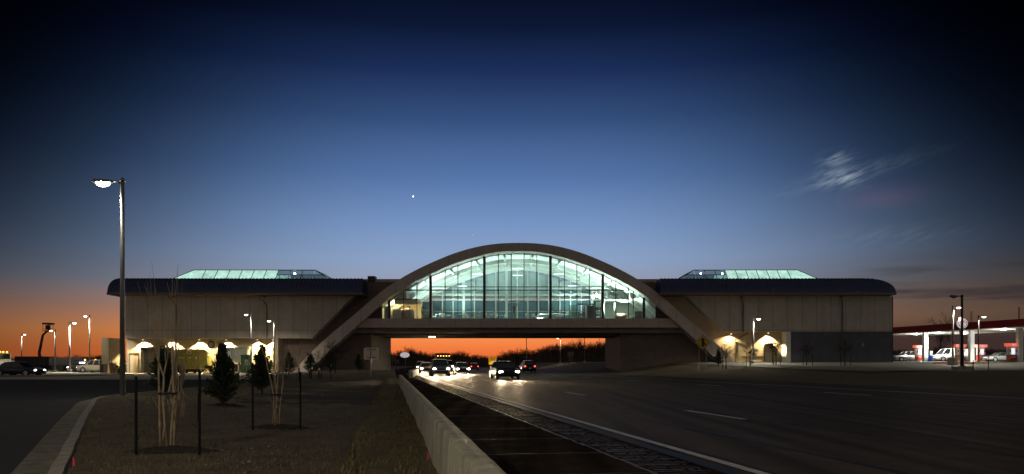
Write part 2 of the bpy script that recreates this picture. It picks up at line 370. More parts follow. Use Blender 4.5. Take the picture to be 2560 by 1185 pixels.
# ------------------------------------------------------------------ terrain and roads
def roadx(X0, y):
    x = X0-0.183*y
    if y > 70: x += 3.6e-4*(min(y, 650)-70)**2 + (max(0, y-650))*0.41
    return x
def terr(x, y):
    s = x-roadx(27.0, y)
    r = ss(s, 3, 16)*(0.65+0.80*ss(y, 55, 98)+0.22*ss(y, 98, 122))
    return r + 2e-5*max(0.0, min(y, 560)-130)**2
XLi = lambda y: interp(y, [(-12, 0.9), (0, -0.5), (7, -4.37), (10.7, -6.44), (15, -8.85), (19.3, -11.2), (20.7, -11.95), (22, -12.7), (23.2, -13.35), (24.4, -13.8), (26, -14.0), (40, -15.2), (55, -18.6), (100.6, -32.0)])
XL = lambda y: sum(XLi(y+d) for d in (-1.5, -1, -.5, 0, .5, 1, 1.5))/7
BAR = lambda y: 0.52-0.169*y
def ground_base():
    xs = sorted(set([-900,-600,-400,-280,-200] + [float(v) for v in range(-150, 151, 3)] + [200, 280, 400, 600, 900]))
    ys = sorted(set([-60,-40,-20] + [float(v) for v in range(-8, 160, 3)] + [float(v) for v in range(160, 700, 12)] + [750, 900, 1200, 1600]))
    g = MB().grid(xs, ys, lambda x, y: terr(x, y)-0.03)
    m = mat('dormant brown turf', (0.060, 0.044, 0.022), .95, color2=(0.11, 0.082, 0.04), nscale=.9, bump=.8, bscale=9)
    return struct(g.build('ground', m))
ground_base()
m_asph = mat('worn highway asphalt', (0.052, 0.038, 0.029), .62, color2=(0.082, 0.062, 0.047), nscale=1.3, bump=.5, bscale=110, spec=.06)
streak(m_asph, .40)
m_shld = mat('dark shoulder asphalt', (0.034, 0.0255, 0.020), .7, color2=(0.062, 0.047, 0.036), nscale=1.6, bump=.6, bscale=90, spec=.0)
streak(m_shld, .3)
m_lot  = mat('parking lot asphalt', (0.014, 0.0135, 0.0125), .85, color2=(0.026, 0.025, 0.023), nscale=.5, bump=.3, bscale=60)
m_paint = mat('worn white road paint', (0.62, 0.58, 0.54), .6, noise=.35, nscale=5)
m_tar = mat('black tar joint', (0.006, 0.005, 0.005), .6, noise=.2)
YR = frange(-14, 60, 2) + frange(63, 200, 3)[0:] + frange(206, 720, 8) + [760, 820, 900]
def strip(a, b, dz, nx=4, ys=YR):
    return MB().rows([[(roadx(lerp(a, b, i/nx), y), y, terr(roadx(lerp(a, b, i/nx), y), y)+dz) for i in range(nx+1)] for y in ys])
struct(strip(4.0, 28.0, 0.0, 8).build('road', m_asph))
struct(strip(0.05, 3.995, 0.0, 3).build('road_shoulder', m_shld))
YF = frange(-14, 60, 1.0) + frange(62, 200, 2)
struct(strip(4.12, 4.26, 0.006, 1, YF).build('edge_line', m_paint))
struct(strip(22.6, 22.75, 0.006, 1, YF).build('edge_line', m_paint))
tj = MB()
for a, w in ((3.80, .20), (5.75, .12), (8.35, .05), (4.34, .05)):
    tj.rows([[(roadx(a+d, y)+.012*sin(y*1.7+a), y, 0.0045) for d in (0, w)] for y in YF])
struct(tj.build('tar_joints', m_tar))
def dashes(X0):
    d = MB(); y = 3.5
    while y < 320:
        ys = frange(y, y+3.0, 1.0)
        d.rows([[(roadx(X0+q, yy), yy, terr(0, yy)+0.006) for q in (-.08, .08)] for yy in ys]); y += 12.2
    return d.build('lane_line', m_paint)
struct(dashes(7.95)); struct(dashes(19.0))
# milled rumble strip along the shoulder, its glints painted as warm pale slivers
rb = MB(); y = 1.0; rr = random.Random(3)
while y < 95:
    a, b = 3.10+rr.uniform(-.05, .05), 3.70+rr.uniform(-.08, .08); w = rr.uniform(.010, .038); n = 14; A = []; Bq = []; C = []
    for i in range(n+1):
        X0 = lerp(a, b, i/n); yy = y+.10*(X0-3.4)+rr.uniform(-.015, .015); x = roadx(X0, yy); ww = w*rr.uniform(.4, 1.2)
        A.append((x, yy-ww, .0035)); Bq.append((x, yy, .0038)); C.append((x, yy+ww, .0035))
    i = 0
    while i < n:                        # each glint is broken into a few ragged pieces
        j = min(n, i+rr.randint(1, 5))
        rb.rows([A[i:j+1], Bq[i:j+1], C[i:j+1]]); i = j+(rr.random() < .35)
    y += rr.uniform(.07, .17)
for yy in frange(1, 80, .3):
    x = roadx(3.02, yy); h = rr.uniform(.012, .035); j = rr.uniform(-.015, .015)
    rb.add([(x-h+j, yy, .005), (x+h+j, yy, .005), (x+h+j-.055, yy+.3, .006), (x-h+j-.055, yy+.3, .006)], [(0, 1, 2, 3)])
m_rum = mat('glint tinted asphalt', (0.12, 0.08, 0.052), .5, noise=.4, nscale=9, spec=.5, bump=.1, bscale=70)
struct(rb.build('rumble_strip', m_rum, smooth=False))
# transverse cracks on the shoulder
ck = MB()
for yy in (5.2, 6.3, 7.6, 9.4, 11.3, 13.2, 16.5, 19.0, 22.5, 27.0):
    n = 14; pts = []
    for i in range(n+1):
        X0 = lerp(.9, 3.0, i/n); pts.append((roadx(X0, yy), yy+.12*X0+rr.uniform(-.03, .03), .006))
    ck.rows([[(p[0], p[1]+d+rr.uniform(-.006, .006), .0045) for p in pts] for d in (-.012, .012)])
struct(ck.build('shoulder_cracks', m_rum))

# left lot: asphalt, concrete apron, planted bed with kerb and gutter
YB = frange(-12, 30, 1.0) + frange(32, 100.6, 2.0)
lot = MB().rows([[(lerp(-170, XL(y)+.1, t), y, 0.0) for t in (0, .3, .6, .8, .9, 1)] for y in YB + [118, 135]])
struct(lot.build('parking_lot', m_lot))
ap = MB().rows([[(lerp(-150, max(XL(y), -31.9)-.16, t), y, 0.006) for t in (0, .3, .6, .8, .9, 1)] for y in frange(57, 102.9, 3)])
struct(ap.build('concrete_apron', mat('lot concrete', (0.42, 0.385, 0.31), .85, noise=.2, nscale=.6, bump=.2)))
def bedz(x, y):
    t = (x-XL(y))/max(.5, BAR(y)-XL(y))
    return lerp(.12, .05, ss(t, .3, 1)) + .035*sin(x*1.3+y*.7)*sin(y*.9-x*.4)*ss(t, 0, .1) + .35*ss(y, 70, 99)*ss(t, .15, .5)
bed = MB().rows([[(lerp(XL(y), BAR(y)+.05, i/40.0),)+(y, bedz(lerp(XL(y), BAR(y)+.05, i/40.0), y)) for i in range(41)] for y in frange(-12, 40, .5)+frange(41, 100.6, 1.0)])
m_dirt = mat('bare brown soil', (0.066, 0.049, 0.026), .95, color2=(0.15, 0.118, 0.070), nscale=1.7, bump=1.0, bscale=14, detail=9)
struct(bed.build('planting_bed', m_dirt, smooth=True))
kb = MB(); R = []
for y in frange(-12, 25, .5)+frange(26, 99, 1):
    x = XL(y); j = .006*sin(y*3.1)
    R.append([(x-.17+j, y, -.02), (x-.15+j, y, .13), (x+.0+j, y, .145), (x+.02, y, .05)])
kb.rows(R)
kerb = struct(kb.build('kerb', m_kerb))
gt = MB().rows([[(XL(y)-.62, y, .008), (XL(y)-.17, y, .012)] for y in frange(-12, 26, .5)])
struct(gt.build('gutter', m_gutter))
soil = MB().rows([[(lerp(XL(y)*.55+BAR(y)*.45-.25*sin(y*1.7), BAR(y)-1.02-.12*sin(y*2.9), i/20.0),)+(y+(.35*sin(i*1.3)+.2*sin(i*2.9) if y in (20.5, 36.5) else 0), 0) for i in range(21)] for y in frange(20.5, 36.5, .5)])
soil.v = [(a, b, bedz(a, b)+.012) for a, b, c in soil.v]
struct(soil.build('bed_patch', mat('dark bed patch', (0.026, 0.018, 0.012), .95, color2=(0.055, 0.04, 0.026), nscale=2, bump=1, bscale=18), None, True))  # darker ragged sheet over part of the bed
sod = MB().rows([[(lerp(BAR(y)-1.0-.09*sin(y*2.3)-.07*sin(y*5.1), BAR(y)-.01, i/8.0), y, bedz(BAR(y)-.5, y)+.012+.03*sin(pi*min(1, i/5.0))+.012*sin(y*4+i)) for i in range(9)] for y in frange(-12, 62, .3)])
m_sod = mat('dormant sod', (0.085, 0.068, 0.026), .95, color2=(0.15, 0.125, 0.05), nscale=3.0, bump=1.0, bscale=30, detail=9)
struct(sod.build('sod_strip', m_sod, smooth=True))
def blades(n, y0, y1, xa, xb, h, name, m, lab):
    r = random.Random(5); b = MB()
    for _ in range(n):
        y = y0+(y1-y0)*r.random()**1.8; x = lerp(xa(y), xb(y), r.random()); z = bedz(x, y)
        a = r.uniform(0, 2*pi); l = h*r.uniform(.5, 1.4); w = (.006+.0006*y)*(.6 if name == 'dry_grass' else 1)
        dx, dy = cos(a), sin(a); le = r.uniform(.2, .9)*l
        b.add([(x-dy*w, y+dx*w, z), (x+dy*w, y-dx*w, z), (x+dx*le, y+dy*le, z+l)], [(0, 1, 2)])
    stuff(b.build(name, m, fixn=False), lab, 'grass')
blades(11000, 4, 40, lambda y: XL(y)+.05, lambda y: BAR(y)-1.0, .04, 'dry_grass', mat('dead straw blade', (0.10, 0.078, 0.038), .9, color2=(0.20, 0.155, 0.085), nscale=2), 'sparse dead straw lying over the bare planting bed')
blades(9000, 4, 32, lambda y: BAR(y)-1.05, lambda y: BAR(y)-.02, .055, 'grass', mat('dry grass blade', (0.13, 0.11, 0.05), .9, color2=(0.22, 0.18, 0.09), nscale=2), 'short dormant grass of the sod strip beside the concrete barrier')
r5 = random.Random(11); st = MB()
for _ in range(2600):
    y = 6+40*r5.random()**2.0; t = r5.random(); x = lerp(XL(y)+.2, BAR(y)-1.1, t); s = r5.uniform(.004, .013)*(2.2 if r5.random() < .05 else 1)
    if sin(x*1.9+1.3)*sin(y*1.1+x*.6)+r5.uniform(-.5, .5) < .25: continue
    o = len(st.v); st.ball((x, y, bedz(x, y)+s*.2), s, 5, 3, (1, r5.uniform(.6, 1.3), r5.uniform(.4, .8)))
stuff(st.build('gravel', mat('pale stones', (0.20, 0.16, 0.11), .9, color2=(0.36, 0.31, 0.24), nscale=30)), 'small pale stones scattered over the bare soil bed', 'gravel')
# far left kerbed island and right lots
isl = MB().slab([(-66, 63), (-50, 66), (-43, 72), (-43, 82), (-62, 100), (-90, 100), (-90, 63)], -.02, .13)
struct(isl.build('kerb_island', mat('island concrete', (0.20, 0.19, 0.155), .9, noise=.2, nscale=.8)))
m_rlot = mat('pale lot concrete', (0.17, 0.17, 0.15), .8, color2=(0.12, 0.12, 0.108), nscale=.35, bump=.2)
rl = MB().rows([[(lerp(roadx(27, y)+13, 230, t**1.5), y, terr(lerp(roadx(27, y)+13, 230, t**1.5), y)+.035) for t in [i/60.0 for i in range(61)]] for y in frange(58, 160, 1.5)])
struct(rl.build('forecourt', m_rlot))
# ------------------------------------------------------------------ the archway building
BY = 100.0
B = thing('archway_building', 'long beige rest stop building bridging the highway with a tall glazed arch in its middle', 'building', (0.9, 108, 0))
def part(mb, name, m, parent=B, smooth=False): return mb.build(name, m, parent, smooth)
X = lambda u: PX(u, BY)
Z = lambda v: PZ(v, BY)
UC = 1296.0
OUT = [(0,612),(40,613),(80,617.5),(120,626),(162,639),(206,657),(249,677),(292,701),(338,732),(408,792),(475,848),(523,895),(560,935)]
INN = [(0,632),(50,634),(87,641.5),(120,650),(153,661),(187,674.5),(221,690),(255,707),(286,725),(318,747),(340,765),(380,801),(445,859),(485,897),(524,935)]
def arc(pts, lim=None, n=6):
    P2 = []
    for (a, b), (c, d) in zip(pts, pts[1:]):
        for i in range(n):
            t = i/n; P2.append((lerp(a, c, t), lerp(b, d, t)))
    P2.append(pts[-1])
    return P2
def smooth_curve(pts):
    # natural looking curve through the measured points
    out = []
    for i in range(len(pts)-1):
        p0 = pts[max(i-1, 0)] if i > 0 else (-pts[1][0], pts[1][1]); p1 = pts[i]; p2 = pts[i+1]; p3 = pts[min(i+2, len(pts)-1)]
        for k in range(4):
            t = k/4.0
            out.append(tuple(.5*((2*p1[j])+(-p0[j]+p2[j])*t+(2*p0[j]-5*p1[j]+4*p2[j]-p3[j])*t*t+(-p0[j]+3*p1[j]-3*p2[j]+p3[j])*t**3) for j in (0, 1)))
    return out+[pts[-1]]
OC, IC = smooth_curve(OUT), smooth_curve(INN)
def both(c): return [(UC-a, b) for a, b in c[::-1]]+[(UC+a, b) for a, b in c[1:]]
def resample(c, n=72):
    d = [0.0]
    for a, b in zip(c, c[1:]): d.append(d[-1]+sqrt((a[0]-b[0])**2+(a[1]-b[1])**2))
    r = []
    for i in range(n+1):
        t = d[-1]*i/n; k = max(j for j in range(len(d)) if d[j] <= t+1e-9); k = min(k, len(c)-2)
        q = (t-d[k])/max(1e-9, d[k+1]-d[k]); r.append((lerp(c[k][0], c[k+1][0], q), lerp(c[k][1], c[k+1][1], q)))
    return r
OB, IB = resample(both(OC)), resample(both(IC))
def vin(u):
    d = abs(u-UC); return interp(d, IC)
def arch_band(y0, y1, o=OB, i=IB, vmax=999, shrink=0.0):
    mb = MB(); V = []; n = len(o)
    ks = [k for k in range(n) if max(o[k][1], i[k][1]) <= vmax]
    for k in ks:
        for (u, v), yy in ((o[k], y0), (i[k], y0), (i[k], y1), (o[k], y1)): V.append((X(u), yy, Z(v)))
    fs = []
    for a in range(len(ks)-1):
        for q in range(4): fs.append((a*4+q, a*4+(q+1)%4, (a+1)*4+(q+1)%4, (a+1)*4+q))
    fs.append((0, 1, 2, 3)); e = (len(ks)-1)*4; fs.append((e, e+3, e+2, e+1))
    return mb.add(V, fs)
part(arch_band(98.4, 100.6), 'arch', m_arch)
part(arch_band(116.2, 118.6), 'arch', m_arch)
vault = arch_band(100.602, 116.198, vmax=800)
part(vault, 'vault_roof', m_roof)
def off(c, d): return [(UC+(u-UC)*(1-d/560.0), v+d) for u, v in c]
ceil = part(arch_band(100.9, 116.0, off(IB, .3), off(IB, 1.8), vmax=800), 'ceiling', m_ceil)
for yy in (105.2, 109.6, 113.6):
    part(arch_band(yy, yy+.45, off(IB, 2.0), off(IB, 12.0), vmax=802), 'ceiling_rib', m_white, ceil)
# purlins between the ribs
pur = MB()
for du in (-300, -235, -170, -105, -35, 35, 105, 170, 235, 300):
    u = UC+du; pur.box(X(u)-.08, X(u)+.08, 101.0, 115.9, Z(vin(u)+8), Z(vin(u)+3))
part(pur, 'purlins', m_white, ceil)
# deck
part(MB().box(X(888), X(1706), 99.2, 118.0, Z(819.5), Z(797)), 'deck_fascia', m_fascia)
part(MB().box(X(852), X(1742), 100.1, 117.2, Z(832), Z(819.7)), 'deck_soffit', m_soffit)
part(MB().box(X(935), X(1660), 100.9, 116.4, Z(797)+.004, Z(797)+.03), 'hall_floor', m_floor)
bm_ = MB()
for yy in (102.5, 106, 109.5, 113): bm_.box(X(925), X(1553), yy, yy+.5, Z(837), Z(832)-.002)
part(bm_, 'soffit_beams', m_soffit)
# dark brick abutments; left of the arch the dark colour also shades the recess
LP = [(700,940),(700,846),(745,846),(845,732),(900,702),(1006,702),(975,735),(938,767),(924,797),(924,940)]
part(MB().prism([(X(u), Z(v)) for u, v in LP], 101.2, 117.6), 'abutment_wall', m_darkbl)
RP = [(1554,940),(1554,832.5),(1668,832),(1668,797),(1654,767),(1617,735),(1587,702),(1640,702),(1745,835),(1806,905),(1806,940)]
part(MB().prism([(X(u), Z(v)) for u, v in RP], 101.2, 117.6), 'abutment_wall', m_darkbl)
part(MB().box(X(688), X(700)-.003, 99.2, 101.1, -.1, Z(846)), 'return_wall', m_block)
# --- wings
ZE, ZR = PZ(740, 99), PZ(697, 100)
def wing_upper(poly): return MB().prism([(PX(u, 99), PZ(v, 99)) for u, v in poly], 99.0, 100.7-.003)
part(wing_upper([(300,739),(884,739),(780,845.5),(300,845.5)]), 'upper_wall', m_wall)
part(wing_upper([(1707,732),(2230,732),(2230,829),(1810,829)]), 'upper_wall', m_wall)
part(MB().prism([(PX(300,99), -.1), (X(699.5), -.1), (X(699.5), 10.75), (PX(300,99), 10.75)], 100.7, 118.0), 'rear_wall', m_block)
part(MB().prism([(X(1806.5), -.1), (PX(2230,99), -.1), (PX(2230,99), 10.75), (X(1636), 10.75), (X(1745.5), Z(835)), (X(1806.5), Z(905))], 100.7, 118.0), 'rear_wall', m_block)
part(MB().box(PX(1976,99.2), PX(2229,99.2), 99.15, 100.69, .8, PZ(829,99)-.003), 'base_wall', m_slate)
part(MB().box(PX(1965,99.1), PX(1976,99.1)-.003, 98.95, 100.69, .8, PZ(829,99)-.003), 'corner_pier', m_white)
part(MB().box(PX(2229,99.2)+.003, PX(2231,99.2)+.05, 99.1, 117.9, .8, 10.6), 'end_trim', m_trimd)
# dado rail on the recessed buff wall
part(MB().box(PX(1852,101), PX(1911,101), 100.63, 100.697, PZ(888,101)-.15, PZ(888,101)), 'dado_band', m_door)
part(MB().box(PX(1934,101), PX(1962,101), 100.63, 100.697, PZ(888,101)-.15, PZ(888,101)), 'dado_band', m_door)
part(MB().box(PX(314,101), PX(325,101), 100.63, 100.697, PZ(908,101)-.15, PZ(908,101)), 'dado_band', m_door)
# roofs: curved metal eaves with standing seams
def roof(x0, x1, left_r, right_r, name='roof'):
    y0, y1 = 97.4, 119.0; ry = 2.6; hz = ZR-(ZE+.35); n = 12; R = []
    for i in range(n+1):
        a = pi/2*i/n; s = 1-cos(a); z = ZE+.35+hz*sin(a)
        xa, xb, ya, yb = x0+left_r*s, x1-right_r*s, y0+ry*s, y1-ry*s
        R.append([(xa, ya, z), (xb, ya, z), (xb, yb, z), (xa, yb, z), (xa, ya, z)])
    mb = MB().rows(R); o = len(mb.v); mb.add(R[-1][:4], [(0, 1, 2, 3)])
    k = x0+.5
    while k < x1-.4:
        pts = []
        for i in range(n+1):
            a = pi/2*i/n; s = 1-cos(a)
            if x0+left_r*s < k < x1-right_r*s: pts.append((k, y0+ry*s, ZE+.36+hz*sin(a)+.02))
        if len(pts) > 2: mb.tube(pts, .045, 4, False)
        k += .5
    r = part(mb, name, m_roof)
    part(MB().box(x0-.05, x1+.05, y0-.06, y1, ZE+.02, ZE+.345), 'eave_fascia', m_eave, r)
    return r
rfl = roof(PX(268, 97.4), PX(905, 97.4), .3, .4)
rfr = roof(PX(1652, 97.4), PX(2240, 97.4), .4, 3.1)
part(MB().box(X(890), X(1012), 101.4, 112, 10.5, PZ(697.5, 101.4)), 'roof_parapet', m_arch)
part(MB().box(X(1580), X(1662), 101.4, 112, 10.5, PZ(697.5, 101.4)), 'roof_parapet', m_arch)
part(MB().box(PX(919,101), PX(937,101), 101, 102.5, 12.9, PZ(690,101)), 'roof_vent', m_trimd)
# skylights
def skylight(u0, u1, clear, v0=697, v1=675, y0=103.6, dep=8.5):
    xa, xb = PX(u0, y0), PX(u1, y0); z0 = PZ(v0, y0); h = 1.45; ins, e = 1.5, 2.35
    zt = z0+h; fr = MB()
    fr.box(xa-.1, xb+.1, y0-.15, y0+dep+.15, z0-.75, z0)
    s = part(fr, 'skylight', m_mull)
    n = 10; w = (xb-xa-2*e)/n
    C = [(xa, y0), (xb, y0), (xb, y0+dep), (xa, y0+dep)]; T = [(xa+e, y0+ins), (xb-e, y0+ins), (xb-e, y0+dep-ins), (xa+e, y0+dep-ins)]
    bars = MB()
    for q in range(4):
        bars.tube([(*C[q], z0), (*T[q], zt)], .06, 6); bars.tube([(*T[q], zt), (*T[(q+1)%4], zt)], .06, 6)
    for i in range(1, n):
        x = xa+e+w*i
        for (ya, yb) in ((y0, y0+ins), (y0+dep, y0+dep-ins)): bars.tube([(x, ya, z0), (x, yb, zt)], .05, 5)
    part(bars, 'glazing_bar', m_mull, s)
    g = .05
    def pane(vs, cl): part(MB().add(vs, [tuple(range(len(vs)))]).add([(v[0], v[1]+.012, v[2]-.02) for v in vs], [tuple(range(len(vs)))[::-1]]), 'pane', m_gclear if cl else m_frost, s)
    for i in range(n):
        a, b = xa+e+w*i+g, xa+e+w*(i+1)-g
        pane([(a, y0+.02, z0+.02), (b, y0+.02, z0+.02), (b, y0+ins-.02, zt-.03), (a, y0+ins-.02, zt-.03)], clear(i))
        pane([(a, y0+dep-.02, z0+.02), (b, y0+dep-.02, z0+.02), (b, y0+dep-ins+.02, zt-.03), (a, y0+dep-ins+.02, zt-.03)], clear(i))
    pane([(xa+.15, y0+.02, z0+.02), (xa+e-g, y0+.02, z0+.02), (xa+e-g, y0+ins-.02, zt-.03)], clear(-1))
    pane([(xb-.15, y0+.02, z0+.02), (xb-e+g, y0+.02, z0+.02), (xb-e+g, y0+ins-.02, zt-.03)], clear(99))
    pane([(xa+.06, y0+.1, z0+.02), (xa+.06, y0+dep-.1, z0+.02), (xa+e-.03, y0+dep-ins, zt-.03), (xa+e-.03, y0+ins, zt-.03)], clear(-1))
    pane([(xb-.06, y0+.1, z0+.02), (xb-.06, y0+dep-.1, z0+.02), (xb-e+.03, y0+dep-ins, zt-.03), (xb-e+.03, y0+ins, zt-.03)], clear(99))
    return s, zt
s1, zt1 = skylight(432, 822, lambda i: i >= 7)
s2, zt2 = skylight(1700, 2045, lambda i: i <= 2)
for s, u in ((s1, 737), (s2, 1752), (s2, 1806)):
    p = P(u, 684, 105.6); lp = part(MB().ball(p, .16 if s is s1 else .12, 8, 6), 'roof_lamp', emat('lit white roof lamp', (1, .93, 1), 30.0 if s is s1 else 8.0), s)
    light('roof_lamp_light', 'POINT', p+Vector((0, -.4, 0.1)), 18 if s is s1 else 8, (1, .95, 1), s, .15)
# downspouts
def downspout(u, Y, zt, zb, kink=.55, right=1):
    mb = MB(); x = PX(u, 99)
    mb.rbox((x, 98.6, ZE-.1), (.34, .34, .34))
    mb.tube([(x-.3*right, 97.9, ZE-.15), (x+.25*right, 98.75, ZE-1.3), (x+.27*right, 98.86, ZE-1.7), (x+.27*right, 98.86, zb)], .085, 8)
    for z in (ZE-2.4, (ZE+zb)/2): mb.rbox((x+.27*right, 98.9, z), (.3, .12, .1))
    part(mb, 'downspout', m_eave)
downspout(437, 98.8, ZE, PZ(846, 99)); downspout(663, 98.8, ZE, PZ(846, 99))
downspout(1852, 98.8, ZE, PZ(830, 99)); downspout(2100, 98.6, ZE, 1.2, right=1)
mb = MB(); xx = PX(1856, 101)
mb.tube([(xx+.27, 99.2, PZ(832, 99)), (PX(1838,100.5), 100.5, PZ(851, 100.5)), (PX(1838,100.5), 100.55, 1.3)], .08, 8); part(mb, 'downspout', m_eave)
# curtain wall
def curtain(Yg, ulist, thick, rails, gm, mm, dark=True):
    us = frange(936, 1656, 8)
    front = [(u, vin(u)+.4) for u in us if vin(u) < 796]
    poly = [(X(u), Z(v)) for u, v in front]+[(X(front[-1][0]), Z(797)+.03), (X(front[0][0]), Z(797)+.03)]
    cw = part(MB().prism(poly, Yg, Yg+.03), 'curtain_wall', gm)
    for u in ulist:
        w = .17 if u in thick else .05; dpt = .32 if u in thick else .14
        if vin(u) > 795: continue
        part(MB().box(X(u)-w, X(u)+w, Yg-dpt, Yg-.004, Z(797)+.03, Z(vin(u)+1.0)), 'mullion', m_trimd if u in thick else mm, cw)
    for v, h, ua, ub in rails:
        part(MB().box(X(ua), X(ub), Yg-.12, Yg-.01, Z(v)-h, Z(v)+h), 'transom', mm, cw)
    return cw
fm = [962, 974, 1010, 1043, 1077, 1113, 1145, 1178, 1211, 1246, 1278, 1310, 1342, 1376, 1411, 1442, 1473, 1506, 1539, 1571, 1583, 1609]
curtain(99.97, fm, (974, 1077, 1211, 1376, 1506, 1609), [(717.5, .05, 1077, 1506), (725.5, .06, 1012, 1567)], m_glass, m_mull)
for ua, ub in ((906, 957), (1637, 1686)):
    us_ = frange(ua, ub, 6); pl_ = [(X(ua), Z(797.4)), (X(ub), Z(797.4))]+[(X(u), Z(min(797, vin(u)-1.5))) for u in us_[::-1]]
    part(MB().prism(pl_, 99.3, 99.62), 'spandrel_panel', m_trimd)
# rear glazing: white frame with blinds
us2 = [952+i*31.2 for i in range(23)]
m_bl1 = panel_mat('teal grey roller blind', (0.46, 0.55, 0.57), .16, 60.0, (0.37, 0.46, 0.48), .012, rough=.9, contrast=.03, bump=.1)
m_bl2 = panel_mat('dark blue mesh blind', (0.085, 0.17, 0.215), .16, 60.0, (0.07, 0.14, 0.18), .012, rough=.6, contrast=.05, bump=.1)
rg = part(MB().prism([(X(u), Z(vin(u)+.4)) for u in frange(936, 1656, 8) if vin(u) < 796]+[(X(1656)-.3, Z(797)+.03), (X(936)+.3, Z(797)+.03)], 117.1, 117.13), 'rear_glazing', m_glass)
zr = PZ(750, 117)
for a, b in zip(us2, us2[1:]):
    vt = max(vin(a), vin(b))+6
    if Z(vt) > zr+.4: part(MB().box(X(a)+.1, X(b)-.1, 116.85, 116.89, zr+.35, Z(vt)), 'blind', m_bl1, rg)
    zt = min(zr-.15, Z(vt))
    if zt > Z(797)+.3: part(MB().box(X(a)+.1, X(b)-.1, 116.85, 116.89, Z(797)+.05, zt), 'blind', m_bl2, rg)
for i, u in enumerate(us2):
    if vin(u) < 795: part(MB().box(X(u)-(.2 if i % 4 == 2 else .07), X(u)+(.2 if i % 4 == 2 else .07), 116.5, 116.8, Z(797)+.03, Z(vin(u)+2)), 'mullion', m_white, rg)
for z in (zr, zr+.75, zr-1.9): part(MB().box(X(960) if z < zr+.1 else X(980), X(1632) if z < zr+.1 else X(1612), 116.4, 116.48, z-(.1 if z >= zr else .03), z+(.1 if z >= zr else .03)), 'transom', m_white, rg)
# hall lamps hung under the vault
HALL = (0.76, 1.0, 0.90)
for u, yy in ((1090, 104), (1190, 104), (1296, 104), (1402, 104), (1502, 104), (1140, 112), (1296, 112), (1450, 112)):
    z = Z(vin(u))-1.6
    f = part(MB().rbox((X(u), yy, z), (1.6, .25, .12)), 'hall_lamp', m_white, ceil)
    part(MB().tube([(X(u), yy, z+.06), (X(u), yy, Z(vin(u)+6))], .02, 5), 'rod', m_white, f)
    part(MB().box(X(u)-.75, X(u)+.75, yy-.1, yy+.1, z-.066, z-.061), 'lens', e_hall, f)
    light('hall_lamp_light', 'POINT', (X(u), yy, z+.55), 38, HALL, ceil, .35)
    light('hall_lamp_down', 'SPOT', (X(u), yy, z-.15), 420, HALL, ceil, .3, 140, .6, (X(u), yy, 0))
for u, w, yy in ((1040, 2080, 108), (1130, 2400, 104), (1130, 2400, 113), (1240, 2880, 108), (1352, 2880, 108), (1460, 3040, 104), (1460, 3040, 113), (1560, 2400, 102.3), (1510, 3200, 102.3), (1080, 1760, 102.3)):  # unseen floor uplights added to light the vault evenly
    f = part(MB().lathe([(.16, 0), (.2, .18)], (X(u), yy, Z(797)+.03), 12), 'fill_uplight', m_trimd, ceil)
    light('uplight_fill', 'SPOT', (X(u), yy, Z(797)+.4), w, (0.77, 1.0, .90), f, .25, 140, .7, (X(u), yy, 40))
# under deck lamp
p = P(1080, 836, 104)
for dx in (-.25, .3): part(MB().rbox((p.x+dx, 104, Z(838)-.1), (.35, .3, .14)), 'soffit_lamp', e_warm)
light('soffit_lamp_light', 'SPOT', (p.x, 104, Z(838)-.3), 60, (1, .75, .5), B, .2, 150, .5, (p.x, 104, -10))
# wall wash lamps in the dock recess
WARM = (1.0, 0.76, 0.40)
zs = PZ(846, 99)
for u in (358, 430, 499, 566, 644, 683):
    x = PX(u, 100.3); f = part(MB().lathe([(.14, 0), (.14, .1), (.05, .14)], (x, 100.2, zs-.14), 10), 'downlight', m_trimd)
    part(MB().lathe([(.11, 0), (.11, .01)], (x, 100.2, zs-.155), 10), 'lens', e_warm, f)
    light('downlight_lamp', 'SPOT', (x, 100.2, zs-.2), 4200, WARM, f, .08, 118, .25, (x, 100.42, 0))
x = PX(1921, 100.2); f = part(MB().lathe([(.14, 0), (.14, .1), (.05, .14)], (x, 100.2, PZ(829,99)-.14), 10), 'downlight', m_trimd)
part(MB().lathe([(.11, 0), (.11, .01)], (x, 100.2, PZ(829,99)-.155), 10), 'lens', e_warm, f)
light('downlight_lamp', 'SPOT', (x, 100.2, PZ(829,99)-.2), 3600, WARM, f, .08, 112, .3, (x, 100.42, 0))
x = PX(1826, 100.5); f = part(MB().rbox((x, 100.1, PZ(831,99)-.08), (.25, .25, .14)), 'downlight', m_trimd)
part(MB().rbox((x, 100.1, PZ(831,99)-.16), (.2, .2, .012)), 'lens', e_warm, f)
light('downlight_lamp', 'SPOT', (x, 100.1, PZ(831,99)-.3), 900, WARM, f, .1, 150, .5, (x-.5, 100.4, 0))
# doors
def door(u0, u1, zb, h, Y=100.7, rec=.0):
    x0, x1 = PX(u0, Y), PX(u1, Y)
    d = part(MB().box(x0, x1, Y-.06, Y-.003, zb, zb+h), 'door', m_door)
    fr = MB(); fr.box(x0-.1, x0-.003, Y-.12, Y-.004, zb, zb+h+.1); fr.box(x1+.003, x1+.1, Y-.12, Y-.004, zb, zb+h+.1); fr.box(x0, x1, Y-.12, Y-.004, zb+h+.003, zb+h+.1)
    part(fr, 'frame', m_eave, d)
    part(MB().rbox((x1-.15, Y-.09, zb+1.0), (.12, .06, .04)), 'handle', m_galv, d)
    return d
door(326, 348, 0.01, 2.7); dr = door(1912, 1930, 1.38, 2.55)
part(MB().box(PX(1911,101), PX(1932,101), 99.6, 100.6, 4.0, 4.12), 'door_canopy', m_trimd)
